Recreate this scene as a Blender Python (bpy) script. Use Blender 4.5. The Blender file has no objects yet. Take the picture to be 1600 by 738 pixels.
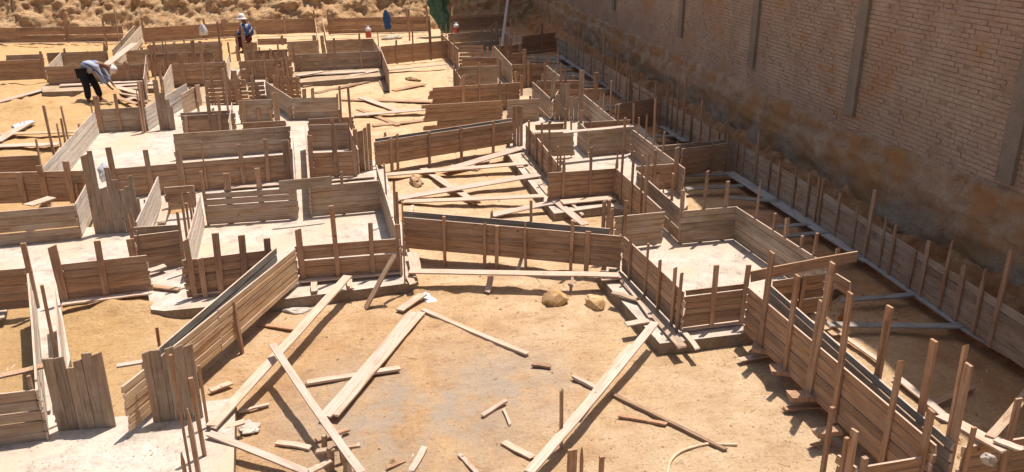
import bpy, bmesh, math, random
import numpy as np
from mathutils import Vector, Matrix, Quaternion, noise
random.seed(7)
R = random.Random(11)
sc = bpy.context.scene
col = sc.collection

# ------------------------------------------------------------------ camera, sky, sun, exposure
FPX, CX, CY, CAMH = 1300.0, 800.0, 369.0, 6.0          # focal length in px of the 1600 px wide photograph
PITCH = math.radians(20.96); YAW = math.radians(14.88)
cam_d = bpy.data.cameras.new("camera"); cam = bpy.data.objects.new("camera", cam_d); col.objects.link(cam)
cam_d.sensor_width = 36.0; cam_d.lens = 36.0 * FPX / 1600.0; cam_d.clip_start = 0.1; cam_d.clip_end = 2000
cam.location = (0, 0, CAMH); cam.rotation_euler = (math.radians(90) - PITCH, 0, -YAW)
sc.camera = cam
SUN = Vector((0.25, 0.19, 1.0)).normalized()            # towards the sun
sun_el = math.asin(SUN.z); sun_az = math.atan2(SUN.x, SUN.y)
w = bpy.data.worlds.new("World"); sc.world = w; w.use_nodes = True
nt = w.node_tree; bg = nt.nodes['Background']
sky = nt.nodes.new('ShaderNodeTexSky'); sky.sky_type = 'NISHITA'; sky.sun_disc = False
sky.sun_elevation = sun_el; sky.sun_rotation = sun_az; sky.air_density = 1.2; sky.dust_density = 3.5
nt.links.new(sky.outputs[0], bg.inputs[0]); bg.inputs[1].default_value = 0.075
sd = bpy.data.lights.new("sun", 'SUN'); sd.energy = 4.5; sd.angle = math.radians(0.5); sd.color = (1.0, 0.90, 0.79)
so = bpy.data.objects.new("sun", sd); col.objects.link(so); so.location = (20, 15, 60)
so.rotation_euler = SUN.to_track_quat('Z', 'Y').to_euler()
sc.view_settings.view_transform = 'Standard'; sc.view_settings.look = 'None'
sc.view_settings.exposure = 0.48; sc.view_settings.gamma = 1.0
sc.render.engine = 'CYCLES'; sc.cycles.max_bounces = 5; sc.cycles.diffuse_bounces = 4

# ------------------------------------------------------------------ pixel of the photograph -> point of the building site
_f = Vector((math.sin(YAW) * math.cos(PITCH), math.cos(YAW) * math.cos(PITCH), -math.sin(PITCH)))
_r = Vector((math.cos(YAW), -math.sin(YAW), 0)); _u = _r.cross(_f); _c = Vector((0, 0, CAMH))
def at(px, py, z=0.0):
    d = _f * FPX + _r * (px - CX) + _u * (CY - py)
    return _c + d * ((z - CAMH) / d.z)
def pix(p):
    v = Vector(p) - _c; k = v.dot(_f)
    return CX + FPX * v.dot(_r) / k, CY - FPX * v.dot(_u) / k
def z_for(x, y, py, lo=0.0, hi=4.5):
    for _ in range(30):
        m = (lo + hi) / 2
        if pix((x, y, m))[1] > py: lo = m
        else: hi = m
    return (lo + hi) / 2
WX0, WK = 9.6, 0.10                                     # brick wall plane x = WX0 + WK*y
def on_wall(px, py):
    d = _f * FPX + _r * (px - CX) + _u * (CY - py)
    t = WX0 / (d.x - WK * d.y)
    return _c + d * t

# ------------------------------------------------------------------ materials
def nodes(name):
    m = bpy.data.materials.new(name); m.use_nodes = True
    t = m.node_tree; b = t.nodes['Principled BSDF']; b.inputs['Specular IOR Level'].default_value = 0.2
    return m, t, b
def N(t, typ, **k):
    n = t.nodes.new(typ)
    for a, v in k.items():
        if a.startswith('_'): n.inputs[a[1:]].default_value = v
        else: setattr(n, a, v)
    return n
def ramp(t, stops, fac=None):
    r = t.nodes.new('ShaderNodeValToRGB'); e = r.color_ramp.elements
    while len(e) < len(stops): e.new(0.5)
    for i, (p, c) in enumerate(stops): e[i].position = p; e[i].color = (*c, 1)
    if fac is not None: t.links.new(fac, r.inputs[0])
    return r
def mix(t, fac, a, b, mode='MIX'):
    m = t.nodes.new('ShaderNodeMix'); m.data_type = 'RGBA'; m.blend_type = mode
    for s, v in ((0, fac), (6, a), (7, b)):
        if isinstance(v, (int, float)): m.inputs[s].default_value = v
        elif isinstance(v, tuple): m.inputs[s].default_value = (*v, 1)
        else: t.links.new(v, m.inputs[s])
    return m.outputs[2]
def tex(t, coord, scale, detail=4, rough=0.6, stretch=None):
    if stretch:
        mp = t.nodes.new('ShaderNodeMapping'); mp.inputs['Scale'].default_value = stretch
        t.links.new(coord, mp.inputs[0]); coord = mp.outputs[0]
    n = t.nodes.new('ShaderNodeTexNoise'); n.inputs['Scale'].default_value = scale
    n.inputs['Detail'].default_value = detail; n.inputs['Roughness'].default_value = rough
    t.links.new(coord, n.inputs['Vector']); return n
def bump(t, b, h, s, d=0.02):
    n = t.nodes.new('ShaderNodeBump'); n.inputs['Strength'].default_value = s; n.inputs['Distance'].default_value = d
    t.links.new(h, n.inputs['Height']); t.links.new(n.outputs[0], b.inputs['Normal'])

def wood(name, dark, mid, light, smear=0.0, smearcol=(.45, .42, .38), var=0.35, grain=(.6, 8, 12), hue=(1, .95, .88)):
    m, t, b = nodes(name)
    tc = t.nodes.new('ShaderNodeTexCoord'); oi = t.nodes.new('ShaderNodeObjectInfo')
    off = t.nodes.new('ShaderNodeVectorMath'); off.operation = 'ADD'
    sc3 = t.nodes.new('ShaderNodeVectorMath'); sc3.operation = 'SCALE'; sc3.inputs[3].default_value = 1.0
    cmb = t.nodes.new('ShaderNodeCombineXYZ')
    mul = N(t, 'ShaderNodeMath', operation='MULTIPLY'); mul.inputs[1].default_value = 37.0
    t.links.new(oi.outputs['Random'], mul.inputs[0])
    for i in range(3): t.links.new(mul.outputs[0], cmb.inputs[i])
    t.links.new(tc.outputs['Object'], off.inputs[0]); t.links.new(cmb.outputs[0], off.inputs[1])
    g = tex(t, off.outputs[0], 4, 6, .6, grain)
    lerp = lambda a, b, k: tuple(x * (1 - k) + y * k for x, y in zip(a, b))
    base = ramp(t, [(.33, lerp(mid, dark, 1.15)), (.5, mid), (.70, lerp(mid, light, 1.0))], g.outputs[0])
    # whole-board variation
    vr = ramp(t, [(0, (1 - var, 1 - var * .96, 1 - var * .9)), (.25, (.98, .93, .88)), (.5, hue), (.75, (.86, .88, .9)), (1, (1 + var * .45, 1 + var * .45, 1 + var * .42))], oi.outputs['Random'])
    c = mix(t, 1.0, base.outputs[0], vr.outputs[0], 'MULTIPLY')
    blot = tex(t, off.outputs[0], 1.6, 5, .6, (1, 2, 2))
    fb = ramp(t, [(.42, (0, 0, 0)), (.7, (1, 1, 1))], blot.outputs[0])
    fm = N(t, 'ShaderNodeMath', operation='MULTIPLY'); fm.inputs[1].default_value = smear
    t.links.new(fb.outputs[0], fm.inputs[0])
    c = mix(t, fm.outputs[0], c, smearcol)
    sp2 = tex(t, off.outputs[0], 7, 8, .75, (1, 1, 1)); fs = ramp(t, [(.60, (0, 0, 0)), (.68, (.75, .75, .75))], sp2.outputs[0])
    fs2 = N(t, 'ShaderNodeMath', operation='MULTIPLY'); fs2.inputs[1].default_value = smear * 1.1; t.links.new(fs.outputs[0], fs2.inputs[0])
    c = mix(t, fs2.outputs[0], c, tuple(min(1, x * 1.25) for x in smearcol))
    ds = tex(t, off.outputs[0], 2.3, 6, .7, (1, 1.5, 1.5)); dr_ = ramp(t, [(.3, (.62, .56, .52)), (.46, (1, 1, 1))], ds.outputs[0])
    c = mix(t, .65, c, dr_.outputs[0], 'MULTIPLY')
    kn = t.nodes.new('ShaderNodeTexVoronoi'); kn.inputs['Scale'].default_value = 2.6
    t.links.new(off.outputs[0], kn.inputs['Vector'])
    kr = ramp(t, [(.03, (.25, .2, .16)), (.075, (1, 1, 1))], kn.outputs['Distance'])
    c = mix(t, .8, c, kr.outputs[0], 'MULTIPLY')
    t.links.new(c, b.inputs['Base Color']); b.inputs['Roughness'].default_value = .85
    bump(t, b, g.outputs[0], .7, .012)
    return m
M = {}
M['warm'] = wood('sawn_timber_brown', (.255, .148, .088), (.415, .26, .164), (.51, .35, .235), .45, (.44, .325, .235), .4)
M['grey'] = wood('timber_cement_stained', (.26, .175, .115), (.385, .275, .19), (.47, .355, .26), .75, (.46, .385, .31), .3)
M['cement'] = wood('timber_grey_form_oil', (.17, .155, .135), (.27, .255, .23), (.36, .345, .32), .6, (.38, .37, .35), .2)
M['grey_up'] = wood('timber_cement_stained_upright', (.26, .18, .12), (.375, .275, .195), (.46, .355, .265), .5, (.43, .36, .29), .3, (10, 16, .6))
M['warm_up'] = wood('sawn_timber_brown_upright', (.255, .148, .088), (.415, .26, .164), (.51, .35, .235), .45, (.44, .325, .235), .4, (10, 16, .6))
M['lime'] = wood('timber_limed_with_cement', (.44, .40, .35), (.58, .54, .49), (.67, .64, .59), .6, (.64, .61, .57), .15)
M['kick'] = wood('timber_kick_board', (.27, .25, .23), (.37, .345, .32), (.44, .415, .39), .5, (.42, .40, .37), .15)
M['stake'] = wood('stake_timber', (.29, .165, .098), (.42, .26, .168), (.51, .345, .24), .4, (.46, .37, .29), .35, (10, 14, .6))
M['pale'] = wood('pale_dry_timber', (.43, .31, .235), (.56, .425, .34), (.64, .51, .42), .55, (.54, .455, .40), .22, (.5, 11, 11))
M['dusty'] = wood('dusty_timber', (.36, .24, .14), (.50, .36, .23), (.60, .45, .30), .6, (.58, .44, .28), .2)

def ground_mat():
    m, t, b = nodes('sandy_soil')
    ge = t.nodes.new('ShaderNodeNewGeometry'); P = ge.outputs['Position']
    big = tex(t, P, .22, 5, .6); mid = tex(t, P, 1.7, 6, .7); fine = tex(t, P, 22, 6, .75); mid2 = tex(t, P, .9, 6, .75, (1.3, .8, 1))
    c = ramp(t, [(.3, (.50, .335, .20)), (.5, (.67, .485, .305)), (.68, (.75, .585, .40))], mid.outputs[0]).outputs[0]
    yel = ramp(t, [(.45, (0, 0, 0)), (.6, (1, 1, 1))], big.outputs[0]).outputs[0]
    c = mix(t, yel, c, mix(t, .35, c, (.60, .40, .19)))
    yl = N(t, 'ShaderNodeMapRange'); yl.inputs[1].default_value = -1.0; yl.inputs[2].default_value = -3.0; sx0 = t.nodes.new('ShaderNodeSeparateXYZ'); t.links.new(P, sx0.inputs[0]); t.links.new(sx0.outputs[0], yl.inputs[0])
    c = mix(t, yl.outputs[0], c, mix(t, .7, c, (.54, .34, .145)))
    fr = ramp(t, [(.34, (.72, .68, .64)), (.46, (1, 1, 1)), (.7, (1.08, 1.08, 1.07))], fine.outputs[0]).outputs[0]
    c = mix(t, 1.0, c, fr, 'MULTIPLY')
    stn = tex(t, P, 3.2, 9, .82, (.8, 2.0, 1)); sr = ramp(t, [(.35, (.50, .44, .38)), (.42, (.95, .93, .91)), (.58, (1, 1, 1)), (.66, (1.16, 1.17, 1.18))], stn.outputs[0]).outputs[0]
    c = mix(t, 1.0, c, sr, 'MULTIPLY')
    # grey cement washings on the court
    sx = t.nodes.new('ShaderNodeSeparateXYZ'); t.links.new(P, sx.inputs[0])
    def blob(px, py, rad, soft):
        q = at(px, py)
        dv = t.nodes.new('ShaderNodeVectorMath'); dv.operation = 'DISTANCE'; t.links.new(P, dv.inputs[0]); dv.inputs[1].default_value = q
        mr = t.nodes.new('ShaderNodeMapRange'); mr.inputs[1].default_value = rad; mr.inputs[2].default_value = rad + soft
        mr.inputs[3].default_value = 1; mr.inputs[4].default_value = 0; t.links.new(dv.outputs['Value'], mr.inputs[0]); return mr.outputs[0]
    mx = N(t, 'ShaderNodeMath', operation='MAXIMUM'); t.links.new(blob(640, 640, .6, 1.5), mx.inputs[0]); t.links.new(blob(780, 600, .2, 1.3), mx.inputs[1])
    pt = ramp(t, [(.40, (0, 0, 0)), (.54, (1, 1, 1))], mid2.outputs[0]).outputs[0]
    f = mix(t, 1.0, mx.outputs[0], pt, 'MULTIPLY')
    c = mix(t, f, c, mix(t, stn.outputs[0], (.38, .32, .26), (.68, .62, .56)))
    f2 = N(t, 'ShaderNodeMath', operation='MULTIPLY'); f2.inputs[1].default_value = 1.0; t.links.new(blob(600, 610, 1.5, 2.2), f2.inputs[0])
    c = mix(t, f2.outputs[0], c, mix(t, 1.0, c, (.88, .79, .70), 'MULTIPLY'))
    # raw orange clay on the steep cuts
    nz = t.nodes.new('ShaderNodeSeparateXYZ'); t.links.new(ge.outputs['True Normal'], nz.inputs[0])
    st = t.nodes.new('ShaderNodeMapRange'); st.inputs[1].default_value = .93; st.inputs[2].default_value = .6; t.links.new(nz.outputs[2], st.inputs[0])
    clay = ramp(t, [(.3, (.20, .085, .035)), (.47, (.50, .28, .14)), (.6, (.60, .39, .23)), (.75, (.66, .46, .30))], mid.outputs[0]).outputs[0]
    c = mix(t, st.outputs[0], c, mix(t, .55, clay, fr, 'MULTIPLY'))
    # soil turned darker and redder in the trench at the brick wall
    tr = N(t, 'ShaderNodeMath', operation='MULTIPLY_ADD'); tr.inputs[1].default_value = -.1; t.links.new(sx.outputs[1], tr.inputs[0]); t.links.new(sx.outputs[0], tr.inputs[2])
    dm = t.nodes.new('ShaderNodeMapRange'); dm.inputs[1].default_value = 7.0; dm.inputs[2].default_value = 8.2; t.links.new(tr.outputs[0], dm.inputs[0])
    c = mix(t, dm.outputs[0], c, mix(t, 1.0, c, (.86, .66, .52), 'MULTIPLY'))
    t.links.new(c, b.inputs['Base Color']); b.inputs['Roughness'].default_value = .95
    ad = N(t, 'ShaderNodeMath', operation='MULTIPLY_ADD'); ad.inputs[1].default_value = .35; t.links.new(fine.outputs[0], ad.inputs[0]); t.links.new(mid.outputs[0], ad.inputs[2])
    mid3 = tex(t, P, 6, 6, .75, (1, 1.6, 1)); ad2 = N(t, 'ShaderNodeMath', operation='MULTIPLY_ADD'); ad2.inputs[1].default_value = .9; t.links.new(stn.outputs[0], ad2.inputs[0]); t.links.new(ad.outputs[0], ad2.inputs[2])
    bump(t, b, ad2.outputs[0], 1.0, .08)
    return m
M['ground'] = ground_mat()
def rough_mat(name, stops, scale=3, bs=.5, bd=.02, fscale=25, wear=None):
    m, t, b = nodes(name)
    ge = t.nodes.new('ShaderNodeNewGeometry'); P = ge.outputs['Position']
    a = tex(t, P, scale, 7, .7); f = tex(t, P, fscale, 5, .7)
    c = ramp(t, stops, a.outputs[0]).outputs[0]
    fr = ramp(t, [(.35, (.8, .79, .77)), (.55, (1, 1, 1))], f.outputs[0]).outputs[0]
    c = mix(t, 1, c, fr, 'MULTIPLY')
    if wear:
        w2 = tex(t, P, wear[1], 5, .6); k = ramp(t, [(wear[2], (0, 0, 0)), (wear[3], (1, 1, 1))], w2.outputs[0]).outputs[0]
        c = mix(t, k, c, wear[0])
    t.links.new(c, b.inputs['Base Color']); b.inputs['Roughness'].default_value = .92
    bump(t, b, f.outputs[0], bs, bd); return m
M['slab'] = rough_mat('pale_concrete', [(.28, (.30, .245, .20)), (.4, (.45, .39, .335)), (.52, (.54, .475, .415)), (.7, (.65, .595, .54))], 3.2, .7, .02, 24, ((.53, .41, .30), .8, .48, .66))
M['dull'] = rough_mat('dusty_concrete', [(.3, (.30, .21, .14)), (.5, (.42, .31, .21)), (.7, (.50, .41, .31))], 1.6, .5, .012, 30)
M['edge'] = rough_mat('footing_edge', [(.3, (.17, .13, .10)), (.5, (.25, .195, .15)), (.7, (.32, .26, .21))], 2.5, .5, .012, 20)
M['brick'] = rough_mat('pale_clay_brick', [(.3, (.32, .225, .17)), (.45, (.385, .285, .22)), (.6, (.44, .34, .27)), (.75, (.49, .40, .33))], 1.1, .6, .02, 18, ((.36, .21, .11), .55, .56, .68))
M['mortar'] = rough_mat('grey_mortar', [(.3, (.27, .19, .14)), (.6, (.40, .30, .235))], 3, .8, .03, 14, ((.40, .20, .08), .5, .55, .66))
M['plaster'] = rough_mat('rough_foundation_concrete', [(.3, (.24, .14, .075)), (.42, (.37, .235, .14)), (.55, (.44, .305, .205)), (.72, (.52, .41, .31))], 1.5, .8, .05, 16, ((.40, .22, .10), 1.0, .50, .6))
M['pillar'] = rough_mat('grey_concrete_pillar', [(.3, (.21, .175, .145)), (.7, (.29, .245, .205))], 2, .4, .01)
M['clay'] = rough_mat('orange_clay', [(.3, (.40, .21, .10)), (.45, (.58, .36, .19)), (.6, (.66, .46, .27)), (.75, (.72, .55, .38))], 1.6, 1.0, .15, 7)
M['stone'] = rough_mat('ochre_stone', [(.3, (.38, .21, .09)), (.5, (.55, .35, .17)), (.7, (.64, .48, .31))], 5, .8, .02)
M['chip'] = rough_mat('soil_crumbs', [(.3, (.20, .11, .055)), (.5, (.42, .27, .15)), (.7, (.66, .54, .42))], 9, .3, .01)
def plain(name, c, rough=.8, spec=.2, var=.12, sc_=14):
    m, t, b = nodes(name); tc = t.nodes.new('ShaderNodeTexCoord')
    n = tex(t, tc.outputs['Object'], sc_, 4, .6)
    r = ramp(t, [(.3, tuple(x * (1 - var) for x in c)), (.7, tuple(min(1, x * (1 + var)) for x in c))], n.outputs[0])
    t.links.new(r.outputs[0], b.inputs['Base Color']); b.inputs['Roughness'].default_value = rough
    b.inputs['Specular IOR Level'].default_value = spec; return m

# ------------------------------------------------------------------ object helpers
CNT = {}
def obj(name, verts, faces, mats, parent=None, midx=None, smooth=False):
    me = bpy.data.meshes.new(name); me.from_pydata([tuple(v) for v in verts], [], faces)
    for m in (mats if isinstance(mats, (list, tuple)) else [mats]): me.materials.append(m)
    if midx: me.polygons.foreach_set('material_index', midx)
    if smooth: me.polygons.foreach_set('use_smooth', [True] * len(faces))
    me.update()
    o = bpy.data.objects.new(name, me); col.objects.link(o)
    if parent is not None: o.parent = parent
    return o
def tag(o, label=None, cat=None, group=None, kind=None):
    if label: o['label'] = label
    if cat: o['category'] = cat
    if group: o['group'] = group
    if kind: o['kind'] = kind
    return o
def empty(name, loc, rz=0):
    o = bpy.data.objects.new(name, None); col.objects.link(o); o.location = loc; o.rotation_euler = (0, 0, rz); o.empty_display_size = .2
    return o
BF = [(0, 3, 2, 1), (4, 5, 6, 7), (0, 1, 5, 4), (2, 3, 7, 6), (1, 2, 6, 5), (3, 0, 4, 7)]   # bottom top front(-y) back(+y) right left
def boardmesh(L, T, Hh, bow=0.0, seg=1, jag=True, tongue=0):
    """plank with its length along x, centred on y, z from 0 to Hh; slightly warped, ragged ends"""
    V = []; F = []; n = seg + 1
    for i in range(n):
        u = i / seg; x = u * L
        d = bow * math.sin(math.pi * u); e = R.uniform(-.004, .004)
        wj = R.uniform(-.03, .03) * min(T, .15) if seg > 2 else 0; T_ = T; T = T + wj
        jx = [R.uniform(-.02, .02) if jag and i in (0, seg) else 0 for _ in range(4)]
        V += [(x + jx[0], -T / 2 + d, e), (x + jx[1], T / 2 + d, e), (x + jx[2], T / 2 + d, Hh + e), (x + jx[3], -T / 2 + d, Hh + e)]; T = T_
    for i in range(seg):
        a = i * 4; b = a + 4
        F += [(a, b, b + 3, a + 3), (a + 1, a + 2, b + 2, b + 1), (a, a + 1, b + 1, b), (a + 3, b + 3, b + 2, a + 2)]
    F += [(0, 3, 2, 1), (seg * 4, seg * 4 + 1, seg * 4 + 2, seg * 4 + 3)]
    mi = []
    for i in range(seg): mi += [0, 1, 2, 2]      # -y face, +y face, bottom, top
    mi += [2, 2]
    if tongue:
        b = len(V); V += [(.02, -.004, Hh - .01), (L - .02, -.004, Hh - .01), (L - .02, .004, Hh - .01), (.02, .004, Hh - .01), (.02, -.004, Hh + tongue), (L - .02, -.004, Hh + tongue), (L - .02, .004, Hh + tongue), (.02, .004, Hh + tongue)]
        F += [tuple(b + k for k in q) for q in BF]; mi += [2, 2, 0, 1, 2, 2]
    return V, F, mi
def stakemesh(wd, th, h, point=None):
    """vertical stake, base at origin"""
    point = point if point is not None else R.choice([0, 0, 0, 1, 2, 2])
    a, b = wd / 2 * R.uniform(.85, 1.1), th / 2; t = R.uniform(.75, 1.05)
    V = [(-a * .8, -b, 0), (a * .8, -b, 0), (a * .8, b, 0), (-a * .8, b, 0)]
    if point == 1:                                # pointed
        V += [(-a * t, -b, h * .72), (a * t, -b, h * .72), (a * t, b, h * .72), (-a * t, b, h * .72)]
        V += [(-a * .2, -b * .5, h), (a * .2, -b * .5, h), (a * .2, b * .5, h), (-a * .2, b * .5, h)]
    else:
        s = 0 if point == 0 else R.uniform(.02, .05)
        V += [(-a * t, -b, h * .5), (a * t, -b, h * .5), (a * t, b, h * .5), (-a * t, b, h * .5)]
        V += [(-a * t, -b, h - s), (a * t, -b, h), (a * t, b, h), (-a * t, b, h - s)]
    F = [(0, 3, 2, 1), (8, 9, 10, 11)]
    for k in (0, 4):
        for i in range(4): j = (i + 1) % 4; F.append((k + i, k + j, k + 4 + j, k + 4 + i))
    return V, F

ZT, ZB = .9, .2
def panel(label, p1, p2, stakes=(), side='f', zt=ZT, h=.7, n=5, auto=0, gap=.019, sb=.03, tall=True, group=None, ragged=0, mats=None, up=(.0, .35), sw=3.2, name='formwork_panel', cat='formwork'):
    A = at(*p1, zt); B = at(*p2, zt); d = B - A; L = d.length
    rz = math.atan2(d.y, d.x)
    if 22 < A.y < 44 and A.x > -7 and .5 < h < .9 and tall: h = .92; n += 1       # these stand on the bare soil
    zb = zt - h
    root = empty(name, (A.x, A.y, zb), rz); tag(root, label, cat, group or 'timber formwork panels of the foundation')
    out, inn = M['warm'], M['grey']
    ms = [out, inn, M['pale']] if side == 'f' else [inn, out, M['pale']]
    if mats: ms = [M[k] for k in mats]
    ux, uy = math.cos(rz), math.sin(rz)
    bh = h / n
    cuts = [0, L] if L < 4.2 else None
    for i in range(n):
        cc = cuts or ([0] + [L * (k + R.uniform(-.15, .15)) / int(L / 3.2 + 1) for k in range(1, int(L / 3.2 + 1))] + [L])
        for a, b in zip(cc[:-1], cc[1:]):
            s = a + (R.uniform(-.015, .015) if a == 0 else .004); e = b + (R.uniform(-.015, .02) if b == L else -.004)
            if ragged and a == 0: s -= R.uniform(-.05, ragged)
            V, F, mi = boardmesh(e - s, .024 + R.uniform(0, .002), bh - gap - R.uniform(0, .008), R.uniform(-.006, .006), 2 if e - s > 1.5 else 1, True, gap + .014 if i < n - 1 and gap < .0195 and R.random() > .06 else 0)
            o = obj('board', V, F, ms, root, mi)
            o.location = (s, R.uniform(-.003, .003), i * bh + R.uniform(0, .004)); o.rotation_euler = (0, R.uniform(-.003, .003), 0)
    ss = [s if len(s) > 3 else (*s, side) for s in [(s if len(s) > 2 else (*s, 4)) for s in stakes]]
    for (x, yt, wpx, sd_) in ss:
        # where does the image column cross the panel's line
        lo, hi = -.3, L + .3
        for _ in range(30):
            m_ = (lo + hi) / 2; q = (A.x + ux * m_, A.y + uy * m_, z_for(A.x + ux * m_, A.y + uy * m_, yt))
            inc = pix((A.x + ux * L, A.y + uy * L, zt))[0] > pix((A.x, A.y, zt))[0]
            if (pix(q)[0] < x) == inc: lo = m_
            else: hi = m_
        m_ = (lo + hi) / 2; wx, wy = A.x + ux * m_, A.y + uy * m_
        dist = (Vector((wx, wy, zt)) - _c).length
        wd = min(.17, max(.028, wpx * dist / 1300)); th = R.uniform(.024, .035) if wd > .06 else wd * R.uniform(.7, 1)
        ht = max(.3, z_for(wx, wy, yt) - zb + sb)
        V, F = stakemesh(wd, th, ht, 0 if wpx > 6 and R.random() < .6 else None)
        o = obj('stake', V, F, M['stake'], root)
        yy = (.016 + th / 2) * (-1 if sd_ == 'f' else 1)
        o.location = (m_, yy, -sb); o.rotation_euler = (R.uniform(-.02, .02), R.uniform(-.03, .03), R.uniform(-.1, .1))
    for k in range(auto):
        m_ = L * (k + .5 + R.uniform(-.2, .2)) / auto
        dist = (Vector((A.x + ux * m_, A.y + uy * m_, zt)) - _c).length
        wd = min(.12, max(.03, sw * R.uniform(.7, 1.4) * dist / 1300)); th = min(wd, R.uniform(.025, .04))
        V, F = stakemesh(wd, th, h + R.uniform(*up)); o = obj('stake', V, F, M['stake'], root)
        o.location = (m_, (.016 + th / 2) * (-1 if side == 'f' else 1), -.03); o.rotation_euler = (R.uniform(-.02, .02), R.uniform(-.03, .03), 0)
    return root
def upright(label, boards, ybot, zb=.2, mat='grey', group=None, yb2=None):
    """vertical boards: list of (x_left, x_right, y_top); bottom pixel y ybot"""
    yb2 = yb2 or ybot
    A = at(boards[0][0], ybot, zb); B = at(boards[-1][1], yb2, zb); d = B - A; L = d.length; rz = math.atan2(d.y, d.x)
    root = empty('formwork_panel', A, rz); tag(root, label, 'formwork', group or 'timber formwork panels of the foundation')
    x0, x1 = boards[0][0], boards[-1][1]
    for (a, b, yt) in boards:
        s = (a - x0) / (x1 - x0) * L; e = (b - x0) / (x1 - x0) * L; q = A + d * ((s + e) / 2 / L)
        ht = z_for(q.x, q.y, yt) - zb; V, F = stakemesh(e - s - .004, .024, ht, 0 if R.random() < .5 else 2)
        V = [(v[0] / .8 * 1.0 if abs(v[2]) < 1e-6 else v[0], v[1], v[2]) for v in V]
        V = [((e - s - .006) / 2 * (1 if v[0] > 0 else -1), v[1], v[2]) for v in V]
        o = obj('board', V, F, M[mat + '_up'], root); o.location = ((s + e) / 2, R.uniform(-.008, .008), 0); o.rotation_euler = (0, R.uniform(-.004, .004), 0)
    return root
def plank(label, p1, p2, wpx=6, z1=.04, z2=None, mat='pale', th=.024, cat='plank', name='loose_plank', group='loose planks lying about the site', edge=False, split=0):
    z2 = z1 if z2 is None else z2
    A = at(*p1, z1); B = at(*p2, z2); d = B - A; L = d.length
    mid = (A + B) / 2; wd = max(.03, wpx * (mid - _c).length / 1300)
    # width measured across the board on the picture -> across on the ground
    side_ = Vector((d.y, -d.x, 0)).normalized(); q0 = pix(mid); q1 = pix(mid + side_ * .1); dd = Vector((pix(mid + d * .05)[0] - q0[0], pix(mid + d * .05)[1] - q0[1])).normalized()
    sv = Vector((q1[0] - q0[0], q1[1] - q0[1])); perp = abs(sv.x * dd.y - sv.y * dd.x)
    if perp > .5: wd = max(.03, min(.3, .1 * wpx / perp))
    if edge: wd, th = th, wd
    V, F, mi = boardmesh(L, wd, th, R.uniform(-.015, .015), 6)
    o = obj(name, V, F, M[mat]); x = d.normalized(); z = Vector((0, 0, 1)); y = z.cross(x).normalized(); z = x.cross(y)
    rot = Matrix((x, y, z)).transposed(); o.matrix_world = Matrix.Translation(A) @ rot.to_4x4() @ Matrix.Rotation(R.uniform(-.03, .03), 4, 'X')
    tag(o, label, cat, group); return o
def peg(label, x, ybase, ytop, wpx=4, z0=0.0, group='stakes standing on their own', lean=0.02, mat='stake'):
    A = at(x, ybase, z0); ht = z_for(A.x, A.y, ytop) - z0; wd = max(.03, min(.17, wpx * (A - _c).length / 1300))
    V, F = stakemesh(wd, min(wd, .035), ht + .05); o = obj('wooden_stake', V, F, M[mat]); o.location = A - Vector((0, 0, .05))
    o.rotation_euler = (R.uniform(-lean, lean), R.uniform(-lean, lean), R.uniform(-.3, .3)); tag(o, label, 'stake', group); return o
def footing(pts, z=.2, name='concrete_slab', mat='slab', zlow=-.15):
    Q = [at(*p, z) for p in pts]; n = len(Q)
    V = [(q.x, q.y, z) for q in Q] + [(q.x, q.y, zlow) for q in Q]
    F = [tuple(range(n)), tuple(range(2 * n - 1, n - 1, -1))] + [(i, n + i, n + (i + 1) % n, (i + 1) % n) for i in range(n)]
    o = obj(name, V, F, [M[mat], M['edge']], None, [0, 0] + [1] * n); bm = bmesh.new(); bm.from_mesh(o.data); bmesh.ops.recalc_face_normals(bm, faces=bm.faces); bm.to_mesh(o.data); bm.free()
    o['kind'] = 'structure'; return o

# ------------------------------------------------------------------ ground (one sheet), cut banks and cliff
def hgt(x, y):
    n1 = noise.fractal(Vector((x * .55, y * .55, 3.1)), 1.0, 2.0, 4)
    n2 = noise.noise(Vector((x * 3.1, y * 3.1, 7.7)))
    z = .045 * n1 + .014 * n2 + .010 * noise.noise(Vector((x * 6, y * 6, 1)))
    z += .015 * noise.noise(Vector((x * 1.4, y * 9, 2)))
    # bank behind the formwork at the brick wall
    wx = WX0 + WK * y; t = x - (wx - .85)
    if t > 0: z += min(1, t / .85) ** .8 * (.95 + .22 * n1 + .16 * n2) + .07 * noise.noise(Vector((x * 7, y * 7, 0)))
    if y > 20 and x < 4 and y < 48: z += (.10 if x < -6 else .04) * noise.fractal(Vector((x * 1.1, y * .8, 9)), .8, 2.0, 4)
    # low ledge across the long court
    if 1.7 < x < 5.2:
        q = y - (12.85 - .16 * (x - 1.7) + .04 * noise.noise(Vector((x * 4, 0, 0))))
        if -.02 < q < 1.2: z += .065 * min(1, (q + .02) / .06) * (1 - q / 1.2)
    if y > 49.8: z += min(1, (y - 49.8) / 4.6) * 5.6
    return z
HOLES = []
def mound(px, py, rad, h): q = at(px, py); HOLES.append((q.x, q.y, rad, h))
mound(165, 500, .9, .18); mound(225, 490, .7, .12); mound(165, 150, .9, .35); mound(60, 170, 1.6, .3); mound(150, 60, 3, .3); mound(650, 285, .3, .14)
mound(30, 480, .6, .15); mound(1420, 560, .8, .1); mound(30, 300, 1, .12); mound(275, 340, .6, .35)
def axis(lo, hi, step, ext):
    a = list(np.arange(lo, hi, step)); return [lo - ext, lo - ext / 4, lo - 4] + a + [hi + 4, hi + ext / 4, hi + ext]
xs = axis(-17, 15, .12, 260)
ys = [-260, -60, -10, -2] + list(np.arange(3, 20, .09)) + list(np.arange(20, 30, .14)) + list(np.arange(30, 49, .22)) + [49.5, 51, 53, 55, 60, 80, 150, 400]
V = []
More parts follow.
